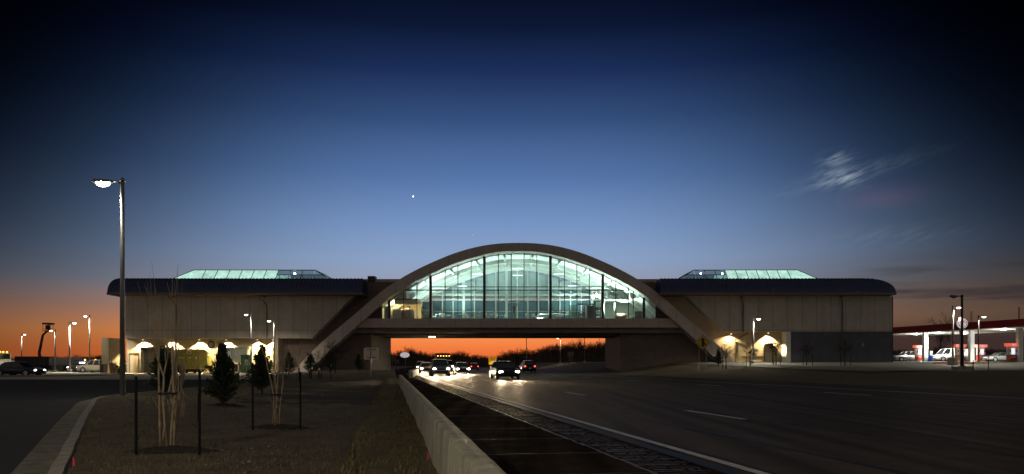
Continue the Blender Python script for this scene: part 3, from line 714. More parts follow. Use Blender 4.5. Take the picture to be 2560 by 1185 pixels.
# dock door with header and side buffers
x0, x1 = PX(368, 100.7), PX(430, 100.7)
dk = part(MB().box(x0, x1, 100.6, 100.695, .02, PZ(880, 101)), 'dock_door', m_shut)
hd = MB(); hd.add([(x0-.45, 99.7, PZ(876,102)), (x1+.3, 99.7, PZ(876,102)), (x1+.3, 100.6, PZ(876,102)), (x0-.45, 100.6, PZ(876,102)),
                  (x0-.45, 99.7, PZ(866,102)-.2), (x1+.3, 99.7, PZ(866,102)-.2), (x1+.3, 100.6, PZ(866,102)), (x0-.45, 100.6, PZ(866,102))],
                 [(0,3,2,1),(4,5,6,7),(0,1,5,4),(1,2,6,5),(2,3,7,6),(3,0,4,7)])
part(hd, 'dock_header', m_trimd, dk)
part(MB().box(x0-.45, x0-.003, 99.8, 100.65, .02, PZ(876,102)-.003), 'dock_buffer', m_grysteel, dk)
part(MB().box(x1+.003, x1+.3, 99.8, 100.65, .02, PZ(876,102)-.003), 'dock_buffer', m_grysteel, dk)
part(MB().rbox((PX(1888,101), 100.5, PZ(877,101)), (.5, .25, .4)), 'meter_box', m_grysteel)
part(MB().rbox((PX(2158,99), 99.1, PZ(862,99)), (.35, .1, .5)), 'outlet_box', m_grysteel)
# screen wall beside the dock
sw = tag(MB().box(-54.85, -53.91, 96.2, 98.99, -.02, PZ(845, 97)).build('screen_wall', m_block), 'buff block screen wall standing forward at the left end of the loading dock', 'wall')
# ------------------------------------------------------------------ furniture, people and displays in the hall
ZF = Z(797)+.03
def person(name_label, loc, rz, skin, shirt, trousers, pose='stand', arm_up=False, scale=1.0, bronze=False):
    root = thing('person' if not bronze else 'statue', name_label, 'person' if not bronze else 'statue', loc, rz, local=True)
    lean = .35 if pose == 'lean' else 0.0
    J = {'pel': (0,0,.95), 'spine': (0,-.3*lean*.5,1.15), 'chest': (0,-.5*lean,1.38), 'neck': (0,-.62*lean,1.52), 'head': (0,-.72*lean-.02,1.64), 'top': (0,-.76*lean-.01,1.75)}
    for s, t in ((-1,'l'),(1,'r')):
        J['hip'+t] = (s*.1,0,.9); J['kn'+t] = (s*.12,-.03,.5); J['an'+t] = (s*.13,.03,.08); J['toe'+t] = (s*.15,-.15,.04)
        J['sh'+t] = (s*.19,-.52*lean,1.42)
        if arm_up and s > 0: J['el'+t] = (s*.38,-.05,1.62); J['wr'+t] = (s*.46,-.1,1.88); J['hd'+t] = (s*.47,-.12,1.97)
        else: J['el'+t] = (s*.26,-.06-.6*lean,1.14); J['wr'+t] = (s*.24,-.26-.7*lean,.98); J['hd'+t] = (s*.22,-.34-.7*lean,.95)
    E = [('pel','spine'),('spine','chest'),('chest','neck'),('neck','head'),('head','top')]
    for t in 'lr': E += [('pel','hip'+t),('hip'+t,'kn'+t),('kn'+t,'an'+t),('an'+t,'toe'+t),('chest','sh'+t),('sh'+t,'el'+t),('el'+t,'wr'+t),('wr'+t,'hd'+t)]
    RAD = {'pel': .14,'spine': .13,'chest': .15,'neck': .055,'head': .095,'top': .07,'hip': .095,'kn': .06,'an': .045,'toe': .04,'sh': .065,'el': .045,'wr': .034,'hd': .035}
    def skinned(nm, names, mt, grow, parent):
        es = [(a, b) for a, b in E if a in names and b in names]; nn = [n for n in J if n in names]
        me = bpy.data.meshes.new(nm); me.from_pydata([J[n] for n in nn], [(nn.index(a), nn.index(b)) for a, b in es], [])
        ob = bpy.data.objects.new(nm, me); COL.objects.link(ob); ob.parent = parent
        md = ob.modifiers.new('Skin', 'SKIN'); ob.modifiers.new('Sub', 'SUBSURF').levels = 1
        ob.modifiers['Sub'].render_levels = 2
        for i, n in enumerate(nn):
            k = n if n in RAD else n[:-1]; r = RAD[k]*grow
            me.skin_vertices[0].data[i].radius = (r, r*(.8 if n in ('pel','spine','chest') else 1)); me.skin_vertices[0].data[i].use_root = (i == 0)
        me.materials.append(mt); return ob
    body = skinned('body', set(J), skin, 1.0, root)
    if not bronze:
        skinned('shirt', {'pel','spine','chest','shl','shr','ell','elr'}, shirt, 1.16, root)
        skinned('trousers', {'pel','hipl','hipr','knl','knr','anl','anr'}, trousers, 1.2, root)
        h = J['head']; MB().ball((h[0], h[1]+.02, h[2]+.05), .112, 10, 8, (.95, 1.05, .95)).build('hair', m_dbark, root, True)
    root.scale = (scale,)*3
    return root
m_skin = mat('skin', (0.50, 0.30, 0.21), .6, noise=.05); m_shw = mat('pale blue shirt cloth', (0.50, 0.58, 0.75), .9, noise=.08)
m_shg = mat('green apron cloth', (0.10, 0.20, 0.14), .9, noise=.1); m_trd = mat('dark trousers cloth', (0.04, 0.045, 0.07), .9, noise=.1)
person('person in a dark green apron serving behind the warm lit snack bar', (PX(1004, 103.5), 103.5, ZF), radians(30), m_skin, m_shg, m_trd)
person('person in a pale blue shirt leaning at the end of the warm lit snack bar', (PX(1029, 102.2), 102.2, ZF), radians(-60), m_skin, m_shw, m_trd, 'lean')
# statue with a lariat loop over its head
stx = PX(1285, 106)
sb = person('dark bronze statue of a standing figure twirling a rope loop in the glazed hall', (stx, 106, ZF+.45), radians(0), m_bronze, m_bronze, m_bronze, 'stand', True, 1.12, True)
MB().lathe([(.5, -.40), (.5, -.36), (.42, -.34), (.42, 0)], (0, 0, 0), 16).build('plinth', m_grysteel, sb)
MB().lathe([(.16, 1.68), (.16, 1.70), (.09, 1.71), (.08, 1.80), (.03, 1.82)], (0, 0, 0), 12).build('hat', m_bronze, sb)
lp = MB(); lp.tube([(.6+2.0*cos(a)-.8, -.2+.9*sin(a), 2.35+.22*sin(a*3)) for a in [2*pi*i/40 for i in range(41)]], .018, 5); lp.tube([(.47, -.12, 1.97), (.9, -.4, 2.25), (1.2, -.9, 2.4)], .015, 5)
lp.build('rope', m_signw, sb)
# snack bar on the left
kx0, kx1 = PX(964, 103), PX(1044, 102)
kb_ = thing('snack_bar', 'warm lit snack bar booth with a dark flat canopy in the left of the hall', 'booth', (kx0, 103, ZF))
m_warmw = mat('warm cream booth wall', (0.62, 0.48, 0.26), .7, noise=.1, nscale=1.2)
MB().box(kx0, kx1, 107.0, 107.15, ZF, PZ(757, 107)).build('back_wall', m_warmw, kb_)
MB().box(PX(985, 101.2), kx1+.1, 101.0, 107.2, PZ(749.5, 101), PZ(746.5, 101)).build('canopy', m_trimd, kb_)
MB().box(PX(985, 101.2), kx1, 101.3, 101.5, PZ(760.5, 101.3), PZ(750, 101.3)).build('header', m_warmw, kb_)
MB().box(PX(982, 102), PX(1003, 102), 101.7, 102.3, ZF, ZF+1.45).build('cabinet', m_grysteel, kb_)
m_brn = mat('brown counter wood', (0.16, 0.09, 0.05), .6, noise=.2, nscale=6)
c_ = MB(); c_.lathe([(1.0, 0), (1.0, 1.25), (.75, 1.5), (.3, 1.65)], (PX(1018, 102.4), 102.6, ZF), 20); c_.build('round_counter', m_brn, kb_, True)
for u in (983, 1006, 1024):
    lp = MB().lathe([(.05, .55), (.17, .3), (.19, 0), (.12, -.12)], (PX(u, 103), 103, PZ(758, 103)), 12).build('pendant_lamp', e_warm, kb_, True)
    MB().tube([(PX(u, 103), 103, PZ(758, 103)+.55), (PX(u, 103), 103, PZ(748, 103))], .015, 5).build('cord', m_black, lp)
    light('pendant_lamp_light', 'POINT', (PX(u, 103), 102.5, PZ(762, 103)), 230, (1, .72, .35), kb_, .15)
m_dtile = mat('dark green side panel', (0.035, 0.055, 0.04), .6, noise=.2)
MB().box(PX(963, 101.4), PX(971, 101.4), 101.2, 101.6, ZF, ZF+1.8).build('side_panel', m_dtile, kb_)
# chairs and tables
def chair():
    t = thing('chair', 'white dining chair beside a small round table in the glazed hall', 'chair', (0,0,0), group='white dining chairs in the glazed hall', local=True)
    MB().box(-.22, .22, -.22, .22, .44, .47).build('seat', m_white, t)
    b = MB(); b.rows([[(x, .22+.02*(1-abs(x)*4), z) for x in (-.21, -.1, 0, .1, .21)] for z in (.5, .7, .98)]); b.rows([[(x, .25+.02*(1-abs(x)*4), z) for x in (.21, .1, 0, -.1, -.21)] for z in (.5, .7, .98)]); b.build('backrest', m_white, t)
    for sx in (-1, 1):
        for sy in (-1, 1): MB().tube([(sx*.19, sy*.19, .45), (sx*.22, sy*.22, 0)], .017, 5).build('leg', m_galv, t)
    return t
def table():
    t = thing('table', 'small round white dining table in the glazed hall', 'table', (0,0,0), group='round dining tables in the glazed hall', local=True)
    MB().lathe([(.42, .71), (.45, .73), (.42, .75)], (0,0,0), 18).build('table_top', m_white, t)
    MB().lathe([(.25, 0), (.23, .03), (.04, .06), (.04, .71)], (0,0,0), 12).build('pedestal', m_galv, t)
    return t
ch, tb = chair(), table(); first = True; rc = random.Random(4)
for u, yy in ((1098, 102.3), (1120, 103.6), (1150, 102.2), (1172, 103.8), (1196, 102.4), (1232, 102.6), (1256, 104.2), (1330, 102.8)):
    x = PX(u, yy)
    for k in range(2):
        a = rc.uniform(0, 2*pi)+k*pi; lo = (x+.72*cos(a), yy+.55*sin(a), ZF)
        if first and k == 0: ch.location = lo; ch.rotation_euler = (0, 0, a-pi/2)
        else: dup(ch, lo, a-pi/2)
    if first: tb.location = (x, yy, ZF)
    else: dup(tb, (x, yy, ZF))
    first = False
# shop displays
def rack(label, u0, u1, yy, h, shelves, frame_m, goods):
    x0, x1 = PX(u0, yy), PX(u1, yy)
    t = thing('display_rack', label, 'display rack', ((x0+x1)/2, yy, ZF), group=None)
    fr = MB()
    for x in (x0, x1):
        for y in (yy-.25, yy+.25): fr.tube([(x, y, ZF), (x, y, ZF+h)], .03, 5)
    fr.build('frame', frame_m, t)
    for i in range(shelves):
        z = ZF+.1+i*(h-.15)/max(1, shelves-1); s = MB().box(x0, x1, yy-.28, yy+.28, z, z+.03).build('shelf', m_black, t)
        g = MB(); xx = x0+.05
        while xx < x1-.1 and i < shelves-1:
            w = rc.uniform(.08, .2); g.box(xx, xx+w, yy-.2, yy+.1, z+.031, z+.031+rc.uniform(.12, .32)); xx += w+.02
        if g.v: g.build('goods', goods[i % len(goods)], s)
    return t
m_gw = mat('pale boxed goods', (0.55, 0.52, 0.42), .7, noise=.3, nscale=8); m_gd = mat('dark boxed goods', (0.10, 0.09, 0.07), .7, noise=.4, nscale=8); m_gy = mat('mixed bright goods', (0.45, 0.36, 0.08), .7, color2=(0.10, 0.22, 0.14), nscale=5)
rack('tall dark rack of leaflets beside the second thick post of the glazing', 1054, 1075, 101.9, 1.75, 4, m_dpole, [m_gd, m_gy, m_gw])
rack('black shelf rack stacked with pale boxes beside the right thick post', 1489, 1501, 101.6, 1.75, 5, m_black, [m_gw, m_gd])
rack('low rack of mixed goods between glass partition and dark cabinet', 1446, 1460, 102.2, 1.15, 3, m_dpole, [m_gy, m_gd])
cab = thing('display_cabinet', 'tall dark display cabinet with a white edge near the shop racks', 'cabinet', (PX(1474, 102), 102, ZF))
MB().box(PX(1467, 102), PX(1484, 102), 101.6, 102.3, ZF, ZF+1.95).build('body', m_trimd, cab)
MB().box(PX(1463.5, 102), PX(1467, 102)-.003, 101.62, 102.2, ZF, ZF+1.95).build('side_panel', m_white, cab)
gp = thing('glass_partition', 'pale green glass partition corner in the right part of the hall', 'partition', (PX(1430, 104), 104, ZF))
m_gpane = glass_mat('pale green partition glass', (.55, .72, .66), .8)
MB().box(PX(1424, 104), PX(1442, 103), 103.5, 103.53, ZF, ZF+2.2).build('pane', m_gpane, gp)
MB().box(PX(1444, 103), PX(1484, 103), 103.6, 103.66, ZF+2.2, ZF+2.4).build('beam', m_mull, gp)
for u in (1424, 1443, 1462, 1484): MB().box(PX(u, 103)-.05, PX(u, 103)+.05, 103.54, 103.64, ZF, ZF+2.35).build('post', m_mull, gp)
sh = thing('shop_front', 'pale lit shop unit with a low ceiling and disc lamp right in the hall', 'shop', (PX(1560, 108), 108, ZF))
m_shop = mat('pale green shop wall', (0.50, 0.56, 0.48), .8, noise=.08, nscale=1)
MB().box(PX(1490, 109), PX(1640, 109), 109.0, 109.2, ZF, PZ(756, 109)).build('back_wall', m_shop, sh)
MB().box(PX(1500, 107), PX(1640, 107), 103.4, 109.25, PZ(754, 106), PZ(752.5, 106)).build('ceiling', m_shop, sh)
for u in (1507, 1534): MB().box(PX(u, 104), PX(u+4, 104), 103.6, 103.8, ZF, PZ(757, 104)).build('post', m_white, sh)
MB().lathe([(.75, 0), (.75, .03)], (PX(1563, 105.5), 105.5, PZ(754, 106)-.06), 20).build('disc_lamp', e_hall, sh)
for u in (1548, 1556, 1566, 1576): MB().rbox((PX(u, 104.3), 104.3, PZ(754, 106)-.05), (.16, .16, .04)).build('spot_lamp', e_hall, sh)
light('shop_light', 'POINT', (PX(1563, 105.5), 105.2, PZ(760, 105)), 55, (.95, 1, .8), sh, .3)
MB().box(PX(1586, 103), PX(1604, 103), 102.6, 103.0, ZF, ZF+1.2).build('counter', m_trimd, sh)
MB().box(PX(1540, 103), PX(1566, 103), 102.9, 103.3, ZF, ZF+.95).build('counter', m_brn, sh)
# suspended ornaments above the shop, white paper shapes
for i, (u, v) in enumerate(((1483, 742), (1491, 738), (1499, 741), (1520, 740), (1528, 748), (1548, 744), (1556, 738))):
    p = P(u, v, 104.5); o = MB(); o.ball(p, .3, 8, 6, (.7, .5, 1.2)); o.tube([p, (p.x, p.y, Z(vin(u)+4))], .012, 4)
    tag(o.build('hanging_ornament', m_white, None, True), 'white paper ornament hanging on a thread above the pale lit shop', 'ornament', 'white ornaments hanging above the shop')
# model aircraft hung in the right bay
ac = thing('model_aircraft', 'pale model aircraft displayed low behind the right thick mullion', 'model aircraft', (PX(1380, 108), 108, ZF+.55))
a = MB(); a.tube([(PX(1338, 108), 108, ZF+.65), (PX(1350, 108), 108, ZF+.9), (PX(1390, 108), 108, ZF+.95), (PX(1425, 108), 108, ZF+1.1)], [.08, .42, .38, .08], 10); a.build('fuselage', m_white, ac, True)
MB().box(PX(1350, 108), PX(1395, 108), 106.6, 109.6, ZF+1.05, ZF+1.12).build('wing', m_white, ac)
MB().prism([(PX(1412, 108), ZF+1.05), (PX(1426, 108), ZF+1.1), (PX(1428, 108), ZF+1.75), (PX(1420, 108), ZF+1.75)], 107.97, 108.03).build('fin', m_white, ac)
MB().tube([(PX(1370, 108), 108, ZF), (PX(1370, 108), 108, ZF+.6)], .06, 8).build('stand', m_galv, ac)
# ------------------------------------------------------------------ loading dock clutter
t = thing('compactor', 'olive yellow waste compactor with a tapered chute parked at the loading dock', 'compactor', (PX(470, 98), 98, 0.01))
x0, x1 = PX(443, 97), PX(499, 97)
b = MB(); b.add([(x0, 96.5, .55), (x1, 96.5, .55), (x1, 99.0, .55), (x0, 99.0, .55), (x0, 96.5, 3.25), (x1-.1, 96.5, 3.25), (x1-.1, 99.0, 3.25), (x0, 99.0, 3.25)], [(0,3,2,1),(4,5,6,7),(0,1,5,4),(1,2,6,5),(2,3,7,6),(3,0,4,7)])
for i in range(5): xx = lerp(x0+.1, x1-.2, i/4); b.box(xx-.05, xx+.05, 96.44, 96.497, .6, 3.2)
b.build('bin', m_oliv, t)
b = MB(); b.add([(x1+.01, 96.7, .7), (x1+1.2, 96.9, .7), (x1+1.2, 98.6, .7), (x1+.01, 98.8, .7), (x1-.05, 96.7, 3.2), (x1+1.0, 96.9, 2.3), (x1+1.0, 98.6, 2.3), (x1-.05, 98.8, 3.2)], [(0,3,2,1),(4,5,6,7),(0,1,5,4),(1,2,6,5),(2,3,7,6),(3,0,4,7)]); b.build('chute', m_oliv, t)
MB().box(x0+.1, x1-.1, 96.8, 98.8, .2, .548).build('chassis', m_black, t)
for xx in (x0+.5, x1-.6):
    for yy in (96.9, 98.7): MB().lathe([(.2, -.08), (.2, .08)], (xx, yy, .2), 12, 'Y').build('wheel', m_black, t)
MB().box(PX(467, 96.4), PX(478, 96.4), 96.40, 96.43, 2.65, 3.1).build('notice_plate', m_signw, t)
MB().box(PX(469, 96.4), PX(476.5, 96.4), 96.38, 96.398, 2.72, 2.95).build('notice_print', m_red, t)
m_ydec = mat('bright yellow decal', (0.55, 0.55, 0.02), .5, noise=.1)
for a, c in ((444, 452), (453, 459), (471, 477)): MB().box(PX(a, 96.4), PX(c, 96.4), 96.41, 96.438, 2.0, 2.18).build('decal', m_ydec, t)
MB().box(PX(489, 96.4), PX(492, 96.4), 96.41, 96.438, 1.95, 2.25).build('decal', m_signw, t)
t = thing('air_handler', 'big grey green air handling unit raised on legs at the loading dock', 'air unit', (PX(596, 100), 100, 0.01))
x0, x1 = PX(568, 99), PX(624, 99)
b = MB().box(x0, x1, 98.0, 100.3, PZ(905, 99), PZ(871, 99)); b.box(x0-.06, x1+.06, 97.94, 100.36, PZ(871, 99)+.002, PZ(870, 99)+.06); b.build('casing', m_grysteel, t)
for u in (570, 588, 604, 621): MB().box(PX(u, 99)-.08, PX(u, 99)+.08, 98.05, 98.2, .01, PZ(905, 99)-.003).build('leg', m_dpole, t)
MB().box(x0+.3, x1-.3, 98.3, 100.1, .2, 1.2).build('motor_box', m_trimd, t)
MB().box(PX(588, 98.9), PX(600, 98.9), 97.95, 97.997, 2.4, 3.1).build('access_panel', m_galv, t)
t = thing('control_cabinet', 'narrow pale blue control cabinet leaning against the grey air unit', 'cabinet', (PX(574, 98), 98, .01))
MB().box(PX(571, 98), PX(577, 98), 97.8, 98.3, .01, PZ(877, 98)).build('body', mat('pale blue cabinet paint', (0.42, 0.48, 0.58), .5, noise=.1), t); MB().box(PX(572, 98), PX(576, 98), 97.76, 97.797, 1.1, 1.9).build('panel', m_cglass, t)
t = thing('transformer', 'dark green utility transformer box standing beside the small white sign', 'transformer', (PX(615, 95), 95, .01))
b = MB(); b.box(PX(605, 95), PX(625, 95), 94.6, 95.6, .12, PZ(889, 95)); b.box(PX(605, 95)-.05, PX(625, 95)+.05, 94.5, 95.7, PZ(889, 95)+.002, PZ(888, 95)+.05); b.build('casing', m_green, t)
MB().box(PX(604, 95), PX(626, 95), 94.4, 95.8, .0, .118).build('pad', m_kerb, t)
t = thing('notice_sign', 'small white parking notice on a short galvanised post before the green transformer', 'sign', (PX(616, 92), 92, .01))
MB().tube([(PX(616, 92), 92, 0), (PX(616, 92), 92, PZ(899, 92))], .04, 8).build('post', m_galv, t)
MB().box(PX(612.3, 92), PX(620, 92), 91.93, 91.955, PZ(913, 92), PZ(899, 92)).build('plate', m_signw, t)
MB().prism([(PX(613.5, 92), PZ(911, 92)), (PX(618.5, 92), PZ(902, 92)), (PX(616, 92), PZ(911, 92))], 91.91, 91.928).build('symbol', m_ink, t)
def bollard(u, Y, label, h=1.1):
    b = MB().lathe([(.09, 0), (.09, h-.06), (.06, h-.01), (.01, h)], (PX(u, Y), Y, .006), 12)
    tag(b.build('bollard', m_galv, None, True), label, 'bollard', 'steel bollards at the loading dock')
bollard(502, 96, 'grey steel bollard at the right end of the olive compactor'); bollard(596, 96.5, 'grey steel bollard under the middle of the raised air unit')
bollard(514, 99, 'grey steel bollard between the round mirror and the compactor chute')
t = thing('convex_mirror', 'round convex mirror on a short bracket on the buff dock wall', 'mirror', (PX(528, 99.8), 99.8, PZ(862, 99.8)))
c = (PX(528, 99.8), 99.8, PZ(862, 99.8))
MB().lathe([(.50, .08), (.54, 0), (.46, -.1), (.44, -.04)], c, 20, 'Y').build('rim', m_trimd, t, True)
MB().lathe([(.45, -.03), (.32, -.12), (.1, -.16), (.005, -.165)], c, 20, 'Y').build('mirror_face', mat('mirror glass', (.5, .45, .38), .12, metal=.9, noise=.05), t, True)
MB().tube([(c[0], 99.9, c[2]), (c[0]+.1, 100.2, c[2]-.6), (c[0]+.15, 100.69, c[2]-.8)], .06, 6).build('bracket', m_white, t)
def crate(name, lab, cat, u0, u1, v0, v1, Y, m, dep=.8, z0=None):
    x0, x1 = PX(u0, Y), PX(u1, Y); za = PZ(v1, Y) if z0 is None else z0; zb = PZ(v0, Y); b = MB()
    b.add([(x0+.03, Y, za), (x1-.03, Y, za), (x1-.03, Y+dep, za), (x0+.03, Y+dep, za), (x0, Y-.03, zb), (x1, Y-.03, zb), (x1, Y+dep+.03, zb), (x0, Y+dep+.03, zb)], [(0,3,2,1),(4,5,6,7),(0,1,5,4),(1,2,6,5),(2,3,7,6),(3,0,4,7)])
    t = thing(name, lab, cat, ((x0+x1)/2, Y+dep/2, za)); b.build('body', m, t)
    f = MB(); f.box(x0-.03, x1+.03, Y-.06, Y+dep+.06, zb+.002, zb+.06)
    f.build('rim' if name != 'carton' else 'flaps', m, t); return t
crate('waste_bin', 'dark grey wheeled bin at the front end of the buff screen wall', 'bin', 249, 259, 911, 934, 94.5, m_dpole, .9, .008)
crate('carton', 'lower brown cardboard carton in the stack beside the dark rubbish heap', 'carton', 273, 290, 920, 936, 92, m_card, .9, .008)
crate('carton', 'upper small brown carton resting on the lower carton', 'carton', 272, 285, 908, 919.3, 92.1, m_card, .6)
heap = MB(); rh = random.Random(8)
for _ in range(9): heap.ball((PX(rh.uniform(290, 305), 93), 93+rh.uniform(-.3, .5), rh.uniform(.25, .9)), rh.uniform(.3, .5), 8, 6, (1, 1, .8))
tag(heap.build('rubbish_heap', m_black, None, True), 'heap of black rubbish bags piled against the screen wall', 'rubbish')
pl = MB(); pl.tube([(PX(278, 93), 93, .9), (PX(273, 93), 93.6, 1.8)], .09, 5); pl.tube([(PX(292, 92), 92.6, 1.2), (PX(305, 92), 92.9, 1.75)], .08, 5)
tag(pl.build('broken_pallet', m_dpole), 'broken dark pallet boards sticking up out of the rubbish heap', 'pallet')

# ------------------------------------------------------------------ lamp posts
def lamp_post(label, u, Y, vtop, side, lit=True, e=300, zb=None, r=.075, group=None, dark=False, lens=None, pts=True, head=.62, ped=0.25, pr=.3):
    x = PX(u, Y); z0 = terr(x, Y)+.03 if zb is None else zb; zt = PZ(vtop, Y)
    t = thing('street_lamp', label, 'street lamp', (x, Y, z0), group=group); pm = m_dpole if dark else m_galv
    MB().lathe([(pr, -.1), (pr, ped), (pr*.9, ped+.03)], (x, Y, z0), 14).build('footing', m_kerb, t)
    MB().rbox((x, Y, z0+ped+.06), (r*4, r*4, .05)).build('base_plate', pm, t)
    b = MB().tube([(x, Y, z0+ped+.05), (x, Y, zt)], [r*1.15, r*.85], 12); b.lathe([(r*1.1, 0), (r*1.0, .1), (.01, .16)], (x, Y, zt), 10); b.build('pole', pm, t, True)
    a = MB().tube([(x, Y, zt-.06), (x+side*.18, Y, zt+.02), (x+side*.34, Y, zt+.02)], [.045, .035, .035], 8); a.build('arm', pm, t, True)
    hx = x+side*(.34+head/2); h = MB()
    h.add([(hx-head/2, Y-.16, zt-.02), (hx+head/2, Y-.13, zt-.02), (hx+head/2, Y+.13, zt-.02), (hx-head/2, Y+.16, zt-.02), (hx-head/2+.06, Y-.1, zt+.1), (hx+head/2-.06, Y-.08, zt+.07), (hx+head/2-.06, Y+.08, zt+.07), (hx-head/2+.06, Y+.1, zt+.1)], [(0,3,2,1),(4,5,6,7),(0,1,5,4),(1,2,6,5),(2,3,7,6),(3,0,4,7)])
    hd = h.build('lamp_head', pm, t)
    l = MB(); l.ball((hx, Y, zt-.045), .15, 12, 6, (head*2.5, 1.0, .75)); l.build('lens', (lens or e_street) if lit else m_galv, hd, True)
    if lit:
        light('lamp_light', 'SPOT', (hx, Y, zt-.16), e*(11 if Y > 60 else .8), (1.0, .88, .66), hd, .12, 165, .55, (hx+side*.01, Y, -50))
        light('lamp_glow', 'POINT', (hx, Y-.0, zt-.2), e*.03, (1.0, .93, .8), hd, .12)
    return t
G1 = 'lit street lamps along the parking lot'
lamp_post('tall galvanised street lamp with a blazing head at the corner of the planting bed', 306, 24.4, 455, -1, True, 520, 0.0, .075, G1, head=.64, ped=.06, pr=.22)
lamp_post('lit street lamp behind the white truck near the left edge', 54, 150, 836, 1, True, 160, 0, .09, G1)
lamp_post('lit street lamp on the kerb island with its head beside the lift platform', 138, 118, 826, -1, True, 160, 0, .10, G1)
lamp_post('lit street lamp on the front of the kerb island, head turned right', 174, 96, 807, 1, True, 900, .12, .10, G1, ped=.35)
lamp_post('lit street lamp nearest the left end of the building, head turned left', 224, 108, 790, -1, True, 700, 0, .09, G1)
lamp_post('lit street lamp in front of the loading dock beside the green transformer', 628, 92, 786, -1, True, 170, 0, .09, G1, lens=e_small)
lamp_post('lit street lamp at the right end of the loading dock', 685, 94, 802, -1, True, 70, 0, .09, G1, lens=e_small)
lamp_post('lit street lamp in front of the tan service door on the right wing', 1883, 86, 797, 1, True, 330, None, .09, G1)
lamp_post('lit street lamp on a tall concrete footing before the gas station', 2382, 78, 768, 1, True, 190, None, .10, G1, ped=.8, pr=.5)
lamp_post('unlit dark street lamp nearest the road on the right, dark footing', 2405, 58, 741, -1, False, 0, None, .10, G1, True, ped=.3, pr=.75)
lamp_post('thin lit street lamp right of the round sign before the gas station', 2446, 84, 791, 1, True, 170, None, .07, G1, True, lens=e_small)
G2 = 'far lamp poles seen through the opening under the bridge'
lamp_post('far unlit lamp pole left of the others seen under the bridge', 1316, 170, 812, 1, False, 0, None, .09, G2)
lamp_post('far lit lamp pole in the middle seen under the bridge', 1401, 168, 845, -1, True, 90, None, .09, G2)
lamp_post('far unlit lamp pole at the right seen under the bridge', 1461, 165, 815, 1, False, 0, None, .09, G2)
# the next lamp of the same row stands behind the photographer
lamp_post('street lamp of the same row standing behind the photographer', HU+F*(-13.0/12), -9.0, HV, -1, False, 0, 0.0, .075, G1) if False else None
_t = thing('street_lamp', 'galvanised lit street lamp standing behind the photographer by the bed', 'street lamp', (-9.0, -7.0, 0), group=G1)
MB().lathe([(.22, -.1), (.22, .06)], (-9, -7, 0), 14).build('footing', m_kerb, _t)
MB().tube([(-9, -7, .06), (-9, -7, 8.0)], [.086, .064], 12).build('pole', m_galv, _t, True)
MB().tube([(-9, -7, 7.95), (-8.4, -7, 8.0)], .04, 8).build('arm', m_galv, _t, True)
_h = MB().rbox((-8.1, -7, 8.05), (.62, .3, .1)); _h = _h.build('lamp_head', m_galv, _t); MB().ball((-8.1, -7, 7.97), .13, 12, 6, (2, 1, .6)).build('lens', e_street, _h, True)
light('lamp_light', 'SPOT', (-8.1, -7, 7.82), 4300, (1.0, .86, .62), _h, .12, 165, .55, (-8.1, -7, -50))

# ------------------------------------------------------------------ barrier
def barrier(name, label, f, ys, h, w, m, r):
    b = MB(); R = []
    for y in ys:
        x = f(y); a, c = r.uniform(-.008, .008), r.uniform(-.008, .008); z0 = terr(x, y)
        R.append([(x-.03, y, z0-.05), (x-.015, y, z0+h*.3+a), (x+a*.6, y, z0+h-.03), (x+.02, y, z0+h-.006+c*.4), (x+w/2, y, z0+h+c*.5), (x+w-.02, y, z0+h-.008+a*.4), (x+w+c*.6, y, z0+h-.035), (x+w+.03, y, z0-.05)])
    b.rows(R); n = len(R[0]); b.f.append(tuple(range(n))); b.f.append(tuple(len(b.v)-n+i for i in range(n))[::-1])
    return tag(b.build(name, m, None, True), label, 'barrier')
m_bar = mat('board marked concrete', (0.46, 0.45, 0.36), .9, color2=(0.31, 0.295, 0.235), nscale=3.2, bump=.5, bscale=24, detail=8)
streak(m_bar, .16, (5, 5, .35), 0)
rbx = random.Random(2)
barrier('concrete_barrier', 'low pale concrete barrier running from the foreground along the road shoulder', BAR, frange(-8, 44, .22), .56, .19, m_bar, rbx)
barrier('concrete_barrier', 'short far stub of concrete barrier lit orange beside the opening under the bridge', lambda y: -9.0-.115*(y-63), frange(63, 104, 1.5), .62, .3, m_bar, rbx)
